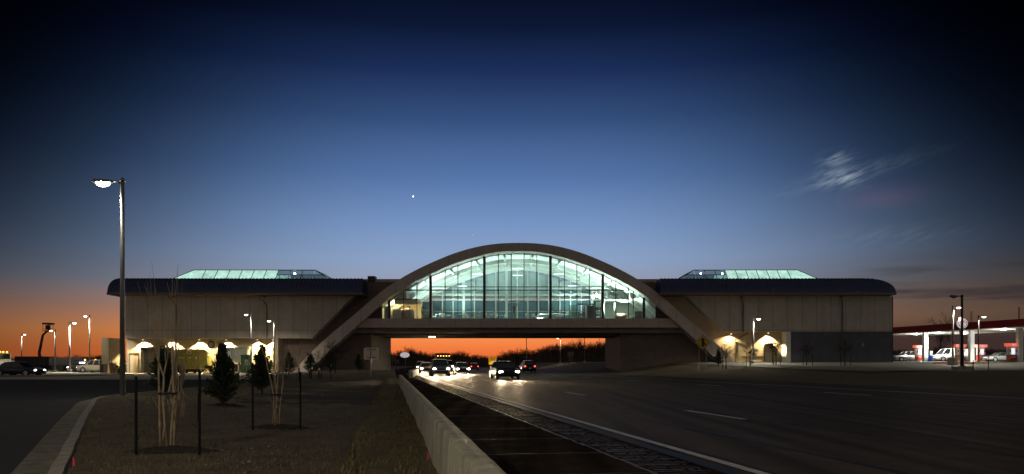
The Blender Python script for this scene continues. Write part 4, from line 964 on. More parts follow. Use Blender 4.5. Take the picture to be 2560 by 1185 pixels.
# ------------------------------------------------------------------ vehicles
def paint(n, c, metal=.3): return mat(n, c, .32, metal=metal, coat=.6, noise=.04)
def vehicle(name, label, cat, loc, rz, pm, kind='sedan', on=True, group=None, spot=0, tail=False):
    S = {'sedan': dict(L=4.6, W=1.8, H=1.45, belt=.92, st=[(-2.3,.62,.90),(-2.2,.92,.95),(-1.6,.98,1),(-.6,.96,1),(.8,.93,1),(1.5,.86,1),(2.1,.74,.93),(2.3,.55,.84)], cab=(-1.75,1.15,-1.0,.35)),
         'suv': dict(L=4.6, W=1.86, H=1.72, belt=1.05, st=[(-2.3,.75,.93),(-2.22,1.08,.97),(-1.5,1.1,1),(0,1.07,1),(1.0,1.05,1),(1.7,.98,1),(2.2,.86,.93),(2.3,.65,.86)], cab=(-2.2,1.2,-1.95,.35)),
         'van': dict(L=5.4, W=1.98, H=2.1, belt=1.2, st=[(-2.7,1.1,.98),(-2.68,1.25,1),(-1,1.25,1),(1.2,1.22,1),(1.8,1.1,1),(2.5,.95,.95),(2.7,.7,.88)], cab=(-2.65,1.75,-2.6,1.0)),
         'pickup': dict(L=5.6, W=1.95, H=1.85, belt=1.15, st=[(-2.8,.95,.98),(-2.75,1.08,1),(-1,1.08,1),(0,1.12,1),(1.2,1.12,1),(2.0,1.08,1),(2.7,1.0,.96),(2.8,.75,.9)], cab=(-.9,1.35,-.6,.65))}[kind]
    t = thing(name, label, cat, loc, rz, group, local=True); W = S['W']; H = S['H']; z0 = .24
    R = []
    for x, zt, k in S['st']:
        h = W/2*k; zm = lerp(z0, zt, .55)
        R.append([(x, -h*.9, z0), (x, -h, z0+.15), (x, -h, zm), (x, -h*.93, zt-.03), (x, -h*.8, zt), (x, 0, zt+.03), (x, h*.8, zt), (x, h*.93, zt-.03), (x, h, zm), (x, h, z0+.15), (x, h*.9, z0), (x, 0, z0), (x, -h*.9, z0)])
    b = MB().rows(R); b.f.append(tuple(range(12))[::-1]); b.f.append(tuple(len(b.v)-13+i for i in range(12)))
    xa, xb, xc, xd = S['cab']; h0, h1 = W/2*.9, W/2*.72; zb = S['belt']-.04
    C = [(xa, -h0, zb), (xb, -h0, zb), (xb, h0, zb), (xa, h0, zb)]; T = [(xc, -h1, H-.06), (xd, -h1, H-.06), (xd, h1, H-.06), (xc, h1, H-.06)]
    for i in range(4): b.tube([C[i], T[i]], .05, 6)
    for k in ((.5,) if kind in ('sedan', 'pickup') else (.36, .68)):
        for s in (-1, 1):
            b.tube([(lerp(xa, xb, k), s*(h0+.004), zb), (lerp(xc, xd, k), s*(h1+.004), H-.06)], .045, 6)
    b.build('body', pm, t, True)
    g = MB().add(C+T, [(0,1,5,4),(1,2,6,5),(2,3,7,6),(3,0,4,7)])
    if kind == 'van':
        MB().add([(xa, -h0-.012, zb), (xb-1.15, -h0-.012, zb), (xd-.75, -h1-.012, H-.07), (xc, -h1-.012, H-.07)], [(0,1,2,3)]).add([(xa, h0+.012, zb), (xb-1.15, h0+.012, zb), (xd-.75, h1+.012, H-.07), (xc, h1+.012, H-.07)], [(0,3,2,1)]).build('side_panel', pm, t)
    g.build('windows', m_cglass, t)
    rf = MB(); rr = []
    for x, dz in ((xc-.08, -.05), (xc+.1, .0), ((xc+xd)/2, .035), (xd-.1, .0), (xd+.1, -.06)):
        rr.append([(x, -h1-.04, H-.07+dz), (x, -h1*.8, H-.02+dz), (x, 0, H+dz), (x, h1*.8, H-.02+dz), (x, h1+.04, H-.07+dz)])
    rf.rows(rr); rf.build('roof', pm, t, True)
    wr = .33 if kind == 'sedan' else .37
    for sx in (-1, 1):
        for s in (-1, 1):
            x = sx*S['L']*.295+(.05 if sx > 0 else 0)
            MB().lathe([(wr+.07, -.02), (wr+.07, .012)], (x, s*(W/2-.005), wr+.03), 18, 'Y').build('wheel_arch', m_black, t)
            w = MB().lathe([(wr*.7, -.1), (wr, -.09), (wr, .09), (wr*.7, .1)], (x, s*(W/2-.07), wr), 18, 'Y').build('wheel', m_black, t, True)
            rm = MB().lathe([(wr*.66, -.02), (wr*.6, .012)], (x, s*(W/2+.035), wr), 16, 'Y')
            for k in range(5): a = 2*pi*k/5; rm.tube([(x, s*(W/2+.05), wr), (x+wr*.6*cos(a), s*(W/2+.05), wr+wr*.6*sin(a))], .03, 5)
            rm.build('rim', m_rim, w)
    L2 = S['L']/2; zh = S['st'][-2][1]-.13
    for s in (-1, 1):
        hx = L2-.06
        MB().ball((hx-.02, s*W*.36, zh), .13, 10, 8, (.55, 1.35, .75)).build('headlight', e_head if spot else (e_park if on else m_galv), t, True)
        MB().ball((-L2+.05, s*W*.38, S['st'][1][1]-.16), .12, 8, 6, (.5, 1.2, .8)).build('taillight', e_tail if tail else m_red, t, True)
        MB().ball((xb-.45, s*(W/2+.1), S['belt']+.06), .1, 8, 6, (.6, 1, .7)).build('wing_mirror', pm, t, True)
        if spot:
            q = light('headlight_beam', 'SPOT', (hx+.12, s*W*.36, zh), spot, (1, .74, .44), None, .08, 46, 1.0, (hx+40, s*W*.36, zh-.55)); q.parent = t
    MB().rbox((L2-.04, 0, .45), (.1, W*.7, .18)).build('bumper', m_black, t); MB().rbox((L2-.03, 0, zh-.02), (.08, W*.38, .14)).build('grille', m_black, t)
    MB().rbox((-L2+.02, 0, .62), (.05, .34, .12)).build('number_plate', m_signw, t)
    return t
pk = paint('dark navy car paint', (0.015, 0.018, 0.025)); ps = paint('silver car paint', (0.34, 0.36, 0.36), .6); pw = paint('white car paint', (0.62, 0.62, 0.58), .0)
pb = paint('black car paint', (0.012, 0.012, 0.013)); pg = paint('champagne car paint', (0.36, 0.32, 0.24), .5)
vehicle('parked_car', 'dark navy sedan parked side on at the far left of the lot', 'car', (PX(48, 73), 73, .01), radians(-4), pk, 'sedan', True)
vehicle('pickup_truck', 'grey pickup with its parking lights on behind the buff screen wall', 'pickup', (PX(246, 104), 104, .01), radians(172), pg, 'pickup', True)
vehicle('parked_car', 'dark car facing the camera with white lamps between the lamp post and grey pickup', 'car', (PX(197, 112), 112, .01), radians(-80), pb, 'suv', True)
vehicle('parked_car', 'silver sport utility car refuelling at the left end of the forecourt', 'car', (PX(2268, 122), 122, terr(PX(2268, 122), 122)+.04), radians(178), ps, 'suv', False)
vehicle('delivery_van', 'white panel van beside the middle fuel pump', 'van', (PX(2374, 119), 119, terr(PX(2374, 119), 119)+.04), radians(180), pw, 'van', False)
vehicle('parked_car', 'silver sedan at the nearest fuel pump on the right', 'car', (PX(2502, 110), 110, terr(PX(2502, 110), 110)+.04), radians(179), ps, 'sedan', False)
# white truck at the left edge with amber roof lights
t = thing('lorry', 'white lorry with a row of amber roof lamps at the left edge of the lot', 'lorry', (PX(-8, 96), 96, .01), radians(-20), local=True)
b = MB(); b.rbox((0, 0, 1.75), (2.0, 2.4, 2.0)); b.rbox((1.35, 0, 1.2), (1.0, 2.2, 1.0)); b.build('cab', pw, t)
MB().rbox((-3.6, 0, 2.05), (5.0, 2.4, 2.6)).build('box_body', paint('grey lorry body', (.12, .12, .12)), t)
g = MB(); g.rbox((1.03, 0, 2.25), (.06, 2.1, .7)); g.rbox((.2, -1.21, 2.2), (1.0, .03, .6)); g.build('windows', m_cglass, t)
for s in (-.9, -.5, -.2, .2, .7): MB().ball((.95, s, 2.85), .1, 8, 6).build('marker_light', e_amber, t, True)
for x in (1.0, -2.2, -4.6):
    for s in (-1, 1): MB().lathe([(.5, -.15), (.5, .15)], (x, s*1.0, .5), 16, 'Y').build('wheel', m_black, t)
for s in (-.8, .8): MB().ball((1.88, s, 1.0), .15, 8, 6, (.5, 1, 1)).build('headlight', e_park, t, True)
# dark trailers standing in the far lot
def trailer(label, u0, u1, Y, vt, m):
    x0, x1 = PX(u0, Y), PX(u1, Y); t = thing('semi_trailer', label, 'trailer', ((x0+x1)/2, Y, .0)); zt = PZ(vt, Y)
    b = MB().box(x0, x1, Y, Y+2.5, 1.0, zt)
    for i in range(int((x1-x0)/1.2)): b.box(x0+.6+i*1.2, x0+.66+i*1.2, Y-.04, Y-.003, 1.1, zt-.1)
    b.build('box_body', m, t); MB().box(x0+.3, x1-.3, Y+.3, Y+2.2, .7, .997).build('chassis', m_black, t)
    for x in (x0+.8, x0+1.9, x1-1.5):
        for y in (Y+.25, Y+2.25): MB().lathe([(.5, -.15), (.5, .15)], (x, y, .5), 14, 'Y').build('wheel', m_black, t)
m_trl = mat('dull dark trailer side', (0.035, 0.032, 0.034), .7, noise=.2)
trailer('long dark box trailer standing behind the left lamp posts', 122, 205, 122, 893, m_trl)
trailer('dark trailer with a low roof behind the navy sedan at the far left', 36, 112, 128, 891, mat('black trailer side', (.02, .018, .018), .7, noise=.2))
trailer('dark trailer beside the screen wall behind the grey pickup', 206, 262, 134, 896, m_trl)
bl = thing('light_bar', 'low bar of small blue white lamps on the ground before the dark trailer', 'light bar', (PX(208, 110), 110, 1.2))
MB().box(PX(199, 110), PX(214, 110), 109.95, 110.05, 1.42, 1.5).build('bar', m_black, bl)
MB().box(PX(199, 110)+.1, PX(199, 110)+.16, 109.97, 110.03, 0, 1.417).build('stand', m_black, bl); MB().box(PX(214, 110)-.16, PX(214, 110)-.1, 109.97, 110.03, 0, 1.417).build('stand', m_black, bl)
for i, u in enumerate((200.5, 204, 207, 209.5, 212)): MB().ball((PX(u, 110), 109.9, 1.46), .1, 8, 6).build('lamp', e_bluel, bl, True)
al = thing('warning_light', 'two amber marker lamps on a dark truck roof behind the grey pickup', 'truck', (PX(226, 116), 116, .0))
b = MB(); b.box(PX(212, 116), PX(242, 116), 116, 118.4, .9, PZ(901, 116)); b.build('cab', m_trl, al); MB().box(PX(216, 116), PX(238, 116), 115.95, 115.99, 1.7, PZ(903, 116)).build('windscreen', m_cglass, al)
for u in (213.5, 239.5): MB().ball((PX(u, 116), 115.9, PZ(900.5, 116)+.05), .13, 8, 6).build('marker_light', e_amber, al, True)
for u in (215, 239): MB().lathe([(.5, -.15), (.5, .15)], (PX(u, 116), 117, .5), 14, 'X').build('wheel', m_black, al)
# boom lift
t = thing('boom_lift', 'dark boom lift with its jointed arm raised and platform in front of the orange sky', 'boom lift', (PX(104, 138), 138, 0))
b = MB(); b.rbox((PX(104, 138), 138, 1.0), (4.2, 2.2, 1.0)); b.rbox((PX(100, 138), 138, 1.9), (2.2, 1.6, .9)); b.build('chassis', m_trimd, t)
for dx in (-1.4, 1.4):
    for y in (137, 139): MB().lathe([(.5, -.18), (.5, .18)], (PX(104, 138)+dx, y, .5), 14, 'Y').build('wheel', m_black, t)
MB().tube([P(103, 905, 138), P(98, 882, 138)], .28, 8).build('lower_boom', m_dpole, t)
MB().tube([P(98, 882, 138), P(101, 868, 138), P(107, 838, 138)], [.26, .26, .22], 8).build('upper_boom', m_dpole, t)
MB().tube([P(107, 838, 138), P(115, 830, 138), P(119, 829, 138)], [.2, .17, .14], 8).build('jib', m_dpole, t)
pf = MB(); xa, xb, za, zb = PX(113, 138), PX(127, 138), PZ(828, 138), PZ(811, 138)
pf.box(xa, xb, 137.3, 138.7, za, za+.12)
for x in (xa, (xa+xb)/2, xb):
    for y in (137.3, 138.7): pf.tube([(x, y, za), (x, y, zb)], .04, 5)
for z in (za+.5, zb-.05):
    pf.box(xa-.03, xb+.03, 137.27, 137.33, z, z+.06); pf.box(xa-.03, xb+.03, 138.67, 138.73, z, z+.06)
pf.box(xa-.1, xb+.25, 137.2, 138.8, zb+.0, zb+.28); pf.rbox(((xa+xb)/2, 138, za+.7), (.5, .5, .9)); pf.build('platform', m_dpole, t)

# traffic: the cars whose lamps drew the photograph's light, standing where the exposure began
GT = 'oncoming cars with headlights on the near carriageway'
def on_road(X0, y, z=0.0): x = roadx(X0, y); return (x, y, terr(x, y)+.01)
def heading(X0, y): return atan2(-2.0, roadx(X0, y-1)-roadx(X0, y+1))
TR = [('oncoming dark sedan with blazing headlights on the near carriageway closest to the camera', 10.0, 58, pk, 'sedan', 2600),
      ('oncoming silver car with headlights in the inner lane, second nearest of the traffic', 6.1, 74, ps, 'suv', 7000),
      ('oncoming black car with headlights in the outer lane just before the bridge', 10.0, 90, pb, 'sedan', 9000),
      ('oncoming white car with headlights right under the bridge', 6.1, 102, pw, 'sedan', 11000),
      ('oncoming champagne pickup with headlights in the outer lane under the bridge', 10.0, 116, pg, 'pickup', 11000)]
for lab, X0, y, pm, kd, sp in TR:
    vehicle('oncoming_car', lab, 'car', on_road(X0, y), heading(X0, y), pm, kd, True, GT, sp)
far = vehicle('oncoming_car', 'far oncoming car with headlights beyond the bridge, in the long line of traffic', 'car', on_road(6.1, 132), heading(6.1, 132), pb, 'suv', True, GT, 2500)
FARLAB = 'far oncoming car with headlights beyond the bridge, in the long line of traffic'
for X0, y in ((10, 150), (6.1, 172), (10, 196), (6.1, 222), (10, 246), (6.1, 275), (10, 305), (6.1, 335), (10, 370), (6.1, 410), (10, 450), (6.1, 495), (10, 540)):
    dup(far, on_road(X0, y), heading(X0, y))
# one lorry in the line with amber lamps along the top of its cab
t = thing('oncoming_lorry', 'oncoming lorry with amber lamps along its cab top, beyond the bridge', 'lorry', on_road(10.0, 128), heading(10.0, 128), local=True)
MB().rbox((0, 0, 1.6), (2.2, 2.4, 2.0)).build('cab', pb, t); MB().rbox((-5.0, 0, 2.0), (7.4, 2.5, 2.4)).build('box_body', m_trl, t); MB().rbox((1.12, 0, 2.0), (.05, 2.1, .7)).build('windscreen', m_cglass, t)
for s in (-1, -.5, 0, .5, 1): MB().ball((1.05, s, 2.68), .1, 8, 6).build('marker_light', e_amber, t, True)
for s in (-.85, .85):
    MB().ball((1.15, s, .85), .16, 8, 6, (.5, 1, 1)).build('headlight', e_head, t, True)
for x in (.5, -4, -7.5):
    for s in (-1, 1): MB().lathe([(.5, -.15), (.5, .15)], (x, s*1.05, .5), 14, 'Y').build('wheel', m_black, t)
GA = 'cars driving away on the far carriageway'
vehicle('departing_car', 'dark car driving away with red tail lamps under the bridge on the far carriageway', 'car', on_road(20.8, 104), heading(20.8, 104)+pi, pb, 'suv', True, GA, 0, True)
vehicle('departing_car', 'black car driving away with red tail lamps beyond the median on the right', 'car', on_road(17.2, 150), heading(17.2, 150)+pi, pb, 'sedan', True, GA, 0, True)
# ------------------------------------------------------------------ signs
def text_bars(mb, x0, x1, y, zs, h):
    for a, b, z in zs: mb.box(lerp(x0, x1, a), lerp(x0, x1, b), y-.012, y-.002, z-h/2, z+h/2)
t = thing('road_sign', 'pale square road sign seen from behind with its post, left of the opening', 'sign', (PX(927, 64), 64, bedz(PX(927, 64), 64)))
x0, x1, z0, z1 = PX(909, 64), PX(946.5, 64), PZ(899, 64), PZ(869, 64); r = .12
poly = [(x0+r, z0), (x1-r, z0), (x1-r*.3, z0+r*.3), (x1, z0+r), (x1, z1-r), (x1-r*.3, z1-r*.3), (x1-r, z1), (x0+r, z1), (x0+r*.3, z1-r*.3), (x0, z1-r), (x0, z0+r), (x0+r*.3, z0+r*.3)]
MB().prism(poly, 64.05, 64.07).build('plate', mat('headlight tinted sign back', (.85, .66, .53), .6, noise=.12, nscale=1.5), t)  # peach of the headlight glow is put into the plate colour
MB().box(PX(926, 64)-.03, PX(928, 64)+.01, 63.98, 64.04, 0, z1-.03).build('post', m_galv, t)
tb_ = MB(); text_bars(tb_, x0, x1, 64.05, [(.18, .44, z1-.2), (.56, .84, z1-.17), (.2, .42, z0+.2), (.56, .85, z0+.2)], .06); tb_.build('bracket', m_dpole, t)
t = thing('oval_sign', 'glowing white oval sign on a post seen under the left end of the bridge', 'sign', (PX(1013, 138), 138, terr(PX(1013, 138), 138)))
c = P(1012, 887.5, 138); o = MB(); o.lathe([(.01, -.12), (.9, -.12), (1, -.08), (1, .08), (.9, .12), (.01, .12)], (0,0,0), 28, 'Y')
o.v = [(v[0]*.90+c.x, v[1]+c.y, v[2]*.52+c.z) for v in o.v]; o.build('lit_face', e_sign, t, True)
MB().tube([(c.x+.1, 138, 0), (c.x+.1, 138, c.z-.5)], .06, 8).build('post', m_galv, t); MB().rbox((c.x+.1, 138, c.z-.75), (.5, .15, .2)).build('bracket', m_galv, t)
for lab, u0, u1, v0, v1, Y, slope in (('tall grey sign back just inside the left bridge abutment', 979, 990, 887, 905, 120, .5), ('small grey sign back right of the taller one, inside the left abutment', 987, 998, 899, 909, 122, 0)):
    t = thing('sign_back', lab, 'sign', (PX((u0+u1)/2, Y), Y, terr(PX(u0, Y), Y)))
    MB().prism([(PX(u0, Y), PZ(v1, Y)), (PX(u1, Y), PZ(v1, Y)), (PX(u1, Y), PZ(v0+slope*8, Y)), (PX(u0, Y), PZ(v0, Y))], Y, Y+.04).build('plate', m_galv, t)
    for u in (u0+2, u1-2): MB().tube([(PX(u, Y), Y+.08, 0), (PX(u, Y), Y+.08, PZ(v0+8, Y))], .04, 6).build('post', m_galv, t)
t = thing('advance_sign', 'yellow board sign with a white panel and a diamond beside the far traffic', 'sign', (PX(1231, 180), 180, terr(PX(1231, 180), 180)))
xa, xb, za, zb = PX(1221.5, 180), PX(1241, 180), PZ(911.5, 180), PZ(892, 180); zt_ = terr(PX(1231, 180), 180)
MB().box(xa, xb, 180, 180.06, za, zb).build('plate', mat('glowing yellow sheeting', (.75, .45, .02), .5, emit=s2l((215, 140, 8)), estr=.55, noise=.1), t)  # reflected light on the sheeting is put in as emission
MB().box(lerp(xa, xb, .38), lerp(xa, xb, .95), 179.96, 179.99, lerp(za, zb, .16), lerp(za, zb, .44)).build('white_panel', mat('glowing white sheeting', (.8, .78, .7), .5, emit=(1, .9, .75), estr=.55, noise=.05), t)
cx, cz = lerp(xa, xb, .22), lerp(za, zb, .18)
MB().prism([(cx-.32, cz), (cx, cz-.36), (cx+.32, cz), (cx, cz+.36)], 179.93, 179.97).build('diamond', mat('glowing lemon sheeting', (.8, .6, .02), .5, emit=s2l((255, 214, 20)), estr=.8, noise=.05), t)
ink = MB()
for i, z in enumerate((.88, .78, .68, .58)): text_bars(ink, xa, xb, 180, [(.2, .5, lerp(za, zb, z)), (.55, .8, lerp(za, zb, z))], .07)
text_bars(ink, xa, xb, 179.96, [(.45, .72, lerp(za, zb, .34)), (.45, .68, lerp(za, zb, .25)), (.82, .88, lerp(za, zb, .32))], .05)
ink.build('print', mat('brown sign print', (.12, .06, .01), .6, noise=.1), t)
for x in (lerp(xa, xb, .2), lerp(xa, xb, .8)): MB().tube([(x, 180.12, zt_), (x, 180.12, za+.2)], .06, 6).build('post', m_galv, t)
t = thing('guide_sign', 'grey rectangular sign on two thin posts by the far trees under the bridge', 'sign', (PX(1427, 150), 150, terr(PX(1427, 150), 150)))
MB().box(PX(1419, 150), PX(1435, 150), 150, 150.05, PZ(891, 150), PZ(879, 150)).build('plate', mat('dull grey sign sheeting', (.16, .13, .11), .6, noise=.1), t)
gi = MB(); text_bars(gi, PX(1419, 150), PX(1435, 150), 150, [(.15, .85, PZ(882, 150)), (.2, .8, PZ(885, 150)), (.15, .7, PZ(888, 150))], .08); gi.build('print', m_galv, t)
for u in (1424, 1430): MB().tube([(PX(u, 150), 150.1, terr(PX(u, 150), 150)), (PX(u, 150), 150.1, PZ(884, 150))], .05, 6).build('post', m_galv, t)
# yellow diamond warning sign with merge arrow
Y = 80.0; t = thing('warning_sign', 'yellow diamond merge warning sign with a black arrow on two posts', 'sign', (PX(1757, Y), Y, terr(PX(1757, Y), Y)))
c = P(1757, 855.5, Y); d = 20.0/F*Y
MB().prism([(c.x-d, c.z), (c.x, c.z-d), (c.x+d, c.z), (c.x, c.z+d)], Y, Y+.03).build('plate', m_yel, t)
e = d-.05; q = MB()
for i in range(4):
    p0 = [(c.x-e, c.z), (c.x, c.z-e), (c.x+e, c.z), (c.x, c.z+e)][i]; p1 = [(c.x, c.z-e), (c.x+e, c.z), (c.x, c.z+e), (c.x-e, c.z)][i]
    q.tube([(p0[0], Y-.006, p0[1]), (p1[0], Y-.006, p1[1])], .014, 4)
q.build('border', m_ink, t)
w = .13; a = MB(); k = d/1.0
a.prism([(c.x-w, c.z-.55*k), (c.x+w, c.z-.55*k), (c.x+w, c.z+.22*k), (c.x-w, c.z+.22*k)], Y-.02, Y-.004)
a.prism([(c.x-.3*k, c.z+.22*k), (c.x+.3*k, c.z+.22*k), (c.x, c.z+.60*k)], Y-.02, Y-.004)
a.prism([(c.x+.32*k, c.z-.45*k), (c.x+.46*k, c.z-.33*k), (c.x+w, c.z+.04*k), (c.x+w, c.z-.2*k)], Y-.02, Y-.004)
a.build('arrow', m_ink, t)
for u in (1748, 1766): MB().tube([(PX(u, Y), Y+.06, terr(PX(u, Y), Y)-.1), (PX(u, Y), Y+.06, c.z+.1)], .04, 8).build('post', m_galv, t)

# ------------------------------------------------------------------ gas station
A2, B2 = Vector((64.0, 121.0)), Vector((69.7, 98.0)); dv = (B2-A2).normalized(); nv = Vector((-dv.y, dv.x)) if -dv.y > 0 else Vector((dv.y, -dv.x))
def cp(t, n): q = A2+dv*t+nv*n; return (q.x, q.y)
def at_u(u, n):
    lo, hi = -10.0, 45.0
    for _ in range(50):
        m = (lo+hi)/2; q = cp(m, n)
        if q[0]/q[1]*F+HU < u: lo = m
        else: hi = m
    return cp((lo+hi)/2, n)
zc = 6.45
t = thing('gas_canopy', 'red and cream gas station canopy on white columns at the right edge', 'canopy', (*cp(12, 6), 1.6))
MB().slab([cp(-8, 0), cp(45, 0), cp(45, 13), cp(-8, 13)], zc, zc+.98).build('fascia', m_dred, t)
MB().slab([cp(-7.8, .2), cp(44.8, .2), cp(44.8, 12.8), cp(-7.8, 12.8)], zc-.12, zc-.003).build('soffit', m_cream, t)
for u in (2313, 2428, 2549):
    q = at_u(u, 3.0); MB().rbox((q[0], q[1], (zc-.1+1.5)/2), (.62, .62, zc-.13-1.5)).build('column', m_white, t)
for u in (2343, 2411, 2508, 2290):
    q = at_u(u, 3.6 if u != 2411 else 9); f = MB().rbox((q[0], q[1], zc-.2), (.55, .55, .14)).build('canopy_lamp', e_hall, t)
    light('canopy_fill_light', 'POINT', (q[0], q[1], zc-.75), 480, (1, .97, .88), t, .25)  # unseen fill added for the light bounced up onto the soffit
    light('canopy_lamp_light', 'SPOT', (q[0], q[1], zc-.35), 1900, (1, .97, .88), t, .25, 150, .6, (q[0], q[1], 0))
for s in (4, 20):
    q = cp(s, 6); light('canopy_lamp_light', 'SPOT', (q[0], q[1], zc-.35), 2300, (1, .97, .88), t, .25, 160, .6, (q[0], q[1], 0))
for u in (2427, 2430, 2546.5, 2549):
    q = at_u(u, 7); MB().tube([(q[0], q[1], zc+.98), (q[0], q[1], zc+3.2)], .04, 5).build('vent_pipe', m_dpole, t)
def pump(label, u, n):
    q = at_u(u, n); z = terr(*q)+.04
    t = thing('fuel_pump', label, 'fuel pump', (q[0], q[1], z), radians(4), 'red fuel pumps on the forecourt', local=True); t.scale = (1.12, 1.12, 1.2)
    MB().rbox((0, 0, .08), (1.7, 1.1, .16)).build('island', m_kerb, t)
    MB().rbox((0, 0, .5), (.95, .6, .68)).build('lower_cabinet', m_red, t)
    pt = MB()
    for i in range(4): pt.rbox((-.3+.2*i, -.315, .62), (.13, .02, .17))
    pt.build('lettering', m_signw, t)
    MB().rbox((0, 0, 1.35), (.62, .5, 1.0)).build('dispenser', m_white, t)
    MB().rbox((0, -.262, 1.3), (.48, .02, .72)).build('lit_panel', e_pump, t)
    for s in (-1, 1): MB().rbox((s*.52, 0, 1.35), (.1, .35, 1.0)).build('post', m_white, t)
    MB().rbox((0, 0, 2.06), (1.45, .7, .36)).build('topper', e_pred, t)
    tp = MB()
    for i in range(3): tp.rbox((-.16+.16*i, -.36, 2.06), (.12, .02, .16))
    tp.build('topper_lettering', e_sign, t)
    for s in (-1, 1):
        MB().tube([(s*.45, -.3, 1.75), (s*.68, -.36, 1.2), (s*.62, -.4, .5), (s*.35, -.38, .36), (s*.3, -.34, .9)], .03, 6).build('hose', m_black if s > 0 else mat('yellow fuel hose', (.5, .36, .03), .5, noise=.1), t)
        MB().rbox((s*.4, -.3, 1.35), (.1, .14, .3)).build('nozzle', m_red, t)
pump('red fuel pump beside the silver sport utility car', 2297, 3.4); pump('red fuel pump with a lit panel in front of the white van', 2399, 2.6)
pump('smaller red fuel pump between the white column and the thin lamp post', 2452, 9.0); pump('red fuel pump nearest the right edge beside the silver sedan', 2529, 2.2)
q = at_u(2327, 3.2); z = terr(*q)+.04
t = thing('washer_bin', 'blue windscreen washer bin standing beside the left canopy column', 'bin', (q[0], q[1], z), 0, local=True)
MB().lathe([(.3, 0), (.34, .9), (.3, .95)], (0, 0, 0), 14).build('body', m_blue, t, True); MB().rbox((0, 0, 1.35), (.4, .3, .7), 0, .1).build('dispenser', m_white, t)
q = P(2420, 912, 84); rkb = MB().box(PX(2337, 84), PX(2474, 84), 84, 84.3, terr(PX(2337, 84), 84)-.05, terr(PX(2400, 84), 84)+.2)
tag(rkb.build('red_kerb', m_dred), 'red painted kerb along the front of the forecourt', 'kerb')
# round lit sign
Y = 92; c = P(2405.5, 808.5, Y); R_ = 12.6/F*Y
t = thing('round_sign', 'round lit white and red sign on a post in front of the gas canopy', 'sign', (c.x, Y, terr(c.x, Y)))
MB().lathe([(.01, -.12), (R_, -.12), (R_, .12), (.01, .12)], (c.x, Y, c.z), 32, 'Y').build('lit_face', e_sign, t)
rg_ = MB(); rg_.tube([(c.x+R_*.8*cos(a_), Y-.13, c.z+R_*.8*sin(a_)) for a_ in [radians(150)+radians(240)*i/30 for i in range(31)]], .035, 5); rg_.build('ring', m_dred, t)
ar = MB(); ar.box(c.x-.34, c.x+.3, Y-.15, Y-.122, c.z+.10, c.z+.34); ar.prism([(c.x-.24, c.z+.16), (c.x-.02, c.z+.16), (c.x-.28, c.z+.0), (c.x-.4, c.z+.05)], Y-.15, Y-.122); ar.build('emblem', emat('lit red emblem', (.9, .01, .04), .45), t)
MB().tube([(c.x-.15, Y+.2, terr(c.x, Y)), (c.x-.15, Y+.2, c.z)], .09, 8).build('post', m_galv, t)
MB().ball((c.x-.45, Y-.3, c.z+R_*.95), .14, 8, 6).build('spot_lamp', e_street, t, True)

# ------------------------------------------------------------------ trees and plants
def branch(mb, r, p, d, L, rad, lev, spread, n=3, kids=(3, 4), minr=.004, curve=.12):
    pts = [p]; q = p; dd = d.normalized(); segs = 3
    for i in range(segs):
        dd = (dd+Vector((r.uniform(-1, 1), r.uniform(-1, 1), r.uniform(-.4, .9)))*curve).normalized(); q = q+dd*(L/segs); pts.append(q)
    mb.tube(pts, [max(minr, rad*(1-.22*i)) for i in range(segs+1)], n if lev > 0 else 3, False)
    if lev <= 0: return
    for k in range(r.randint(*kids)):
        t = r.uniform(.35, 1.0); b = pts[min(segs, max(1, int(t*segs+.5)))]
        a = r.uniform(0, 2*pi); s = spread*r.uniform(.6, 1.25)
        ax = dd.cross(Vector((cos(a), sin(a), .2))).normalized(); nd = (dd*cos(s)+ax*sin(s)).normalized(); nd.z = nd.z*.9+.14
        branch(mb, r, b, nd, L*r.uniform(.55, .8), rad*.52, lev-1, spread, n, kids, minr, curve)
def bare_tree(name, label, loc, h, seed, group=None, cat='tree', m=m_dbark, trunk=.34, r0=.05, lev=4, minr=.006, spread=.6, kids=(3, 4)):
    r = random.Random(seed); t = thing(name, label, cat, loc, group=group, local=True)
    MB().tube([(0, 0, -.08), (.01, 0, h*trunk*.5), (0, .01, h*trunk)], [r0*1.25, r0, r0*.9], 8).build('trunk', m, t, True)
    c = MB()
    for k in range(5):
        a = 2*pi*k/5+r.uniform(-.3, .3); sp = r.uniform(.35, .85)
        branch(c, r, Vector((0, 0, h*trunk*r.uniform(.85, 1))), Vector((cos(a)*sin(sp), sin(a)*sin(sp), cos(sp))), h*r.uniform(.26, .34), r0*.55, lev-1, spread, 4, kids, minr)
    branch(c, r, Vector((0, 0, h*trunk)), Vector((0, 0, 1)), h*.34, r0*.6, lev-1, spread, 4, kids, minr)
    # bring the crown to the measured height
    zm = max(v[2] for v in c.v); z0 = h*trunk*.8; k = (h-z0)/(zm-z0)
    c.v = [(v[0], v[1], z0+(v[2]-z0)*k) for v in c.v]; c.build('crown', m, t, False, False)
    return t
GV = 'young bare trees staked along the right verge'
for i, (u, vt, Y, lab) in enumerate(((1815, 850, 79, 'young bare tree nearest the arch leg, against the lit buff wall'), (1875, 854, 79, 'young bare tree just left of the lamp post on the right wing'), (1940, 848, 79, 'young bare tree in front of the tan service door'), (2016, 853, 77, 'young bare tree against the left part of the slate grey wall'), (2112, 850, 76, 'young bare tree against the middle of the slate grey wall'))):
    x = PX(u, Y); z = terr(x, Y); bare_tree('young_tree', lab, (x, Y, z), PZ(vt, Y)-z, 20+i, GV, r0=.05, minr=.008, trunk=.38)
GS = 'thin steel stakes beside the young trees'
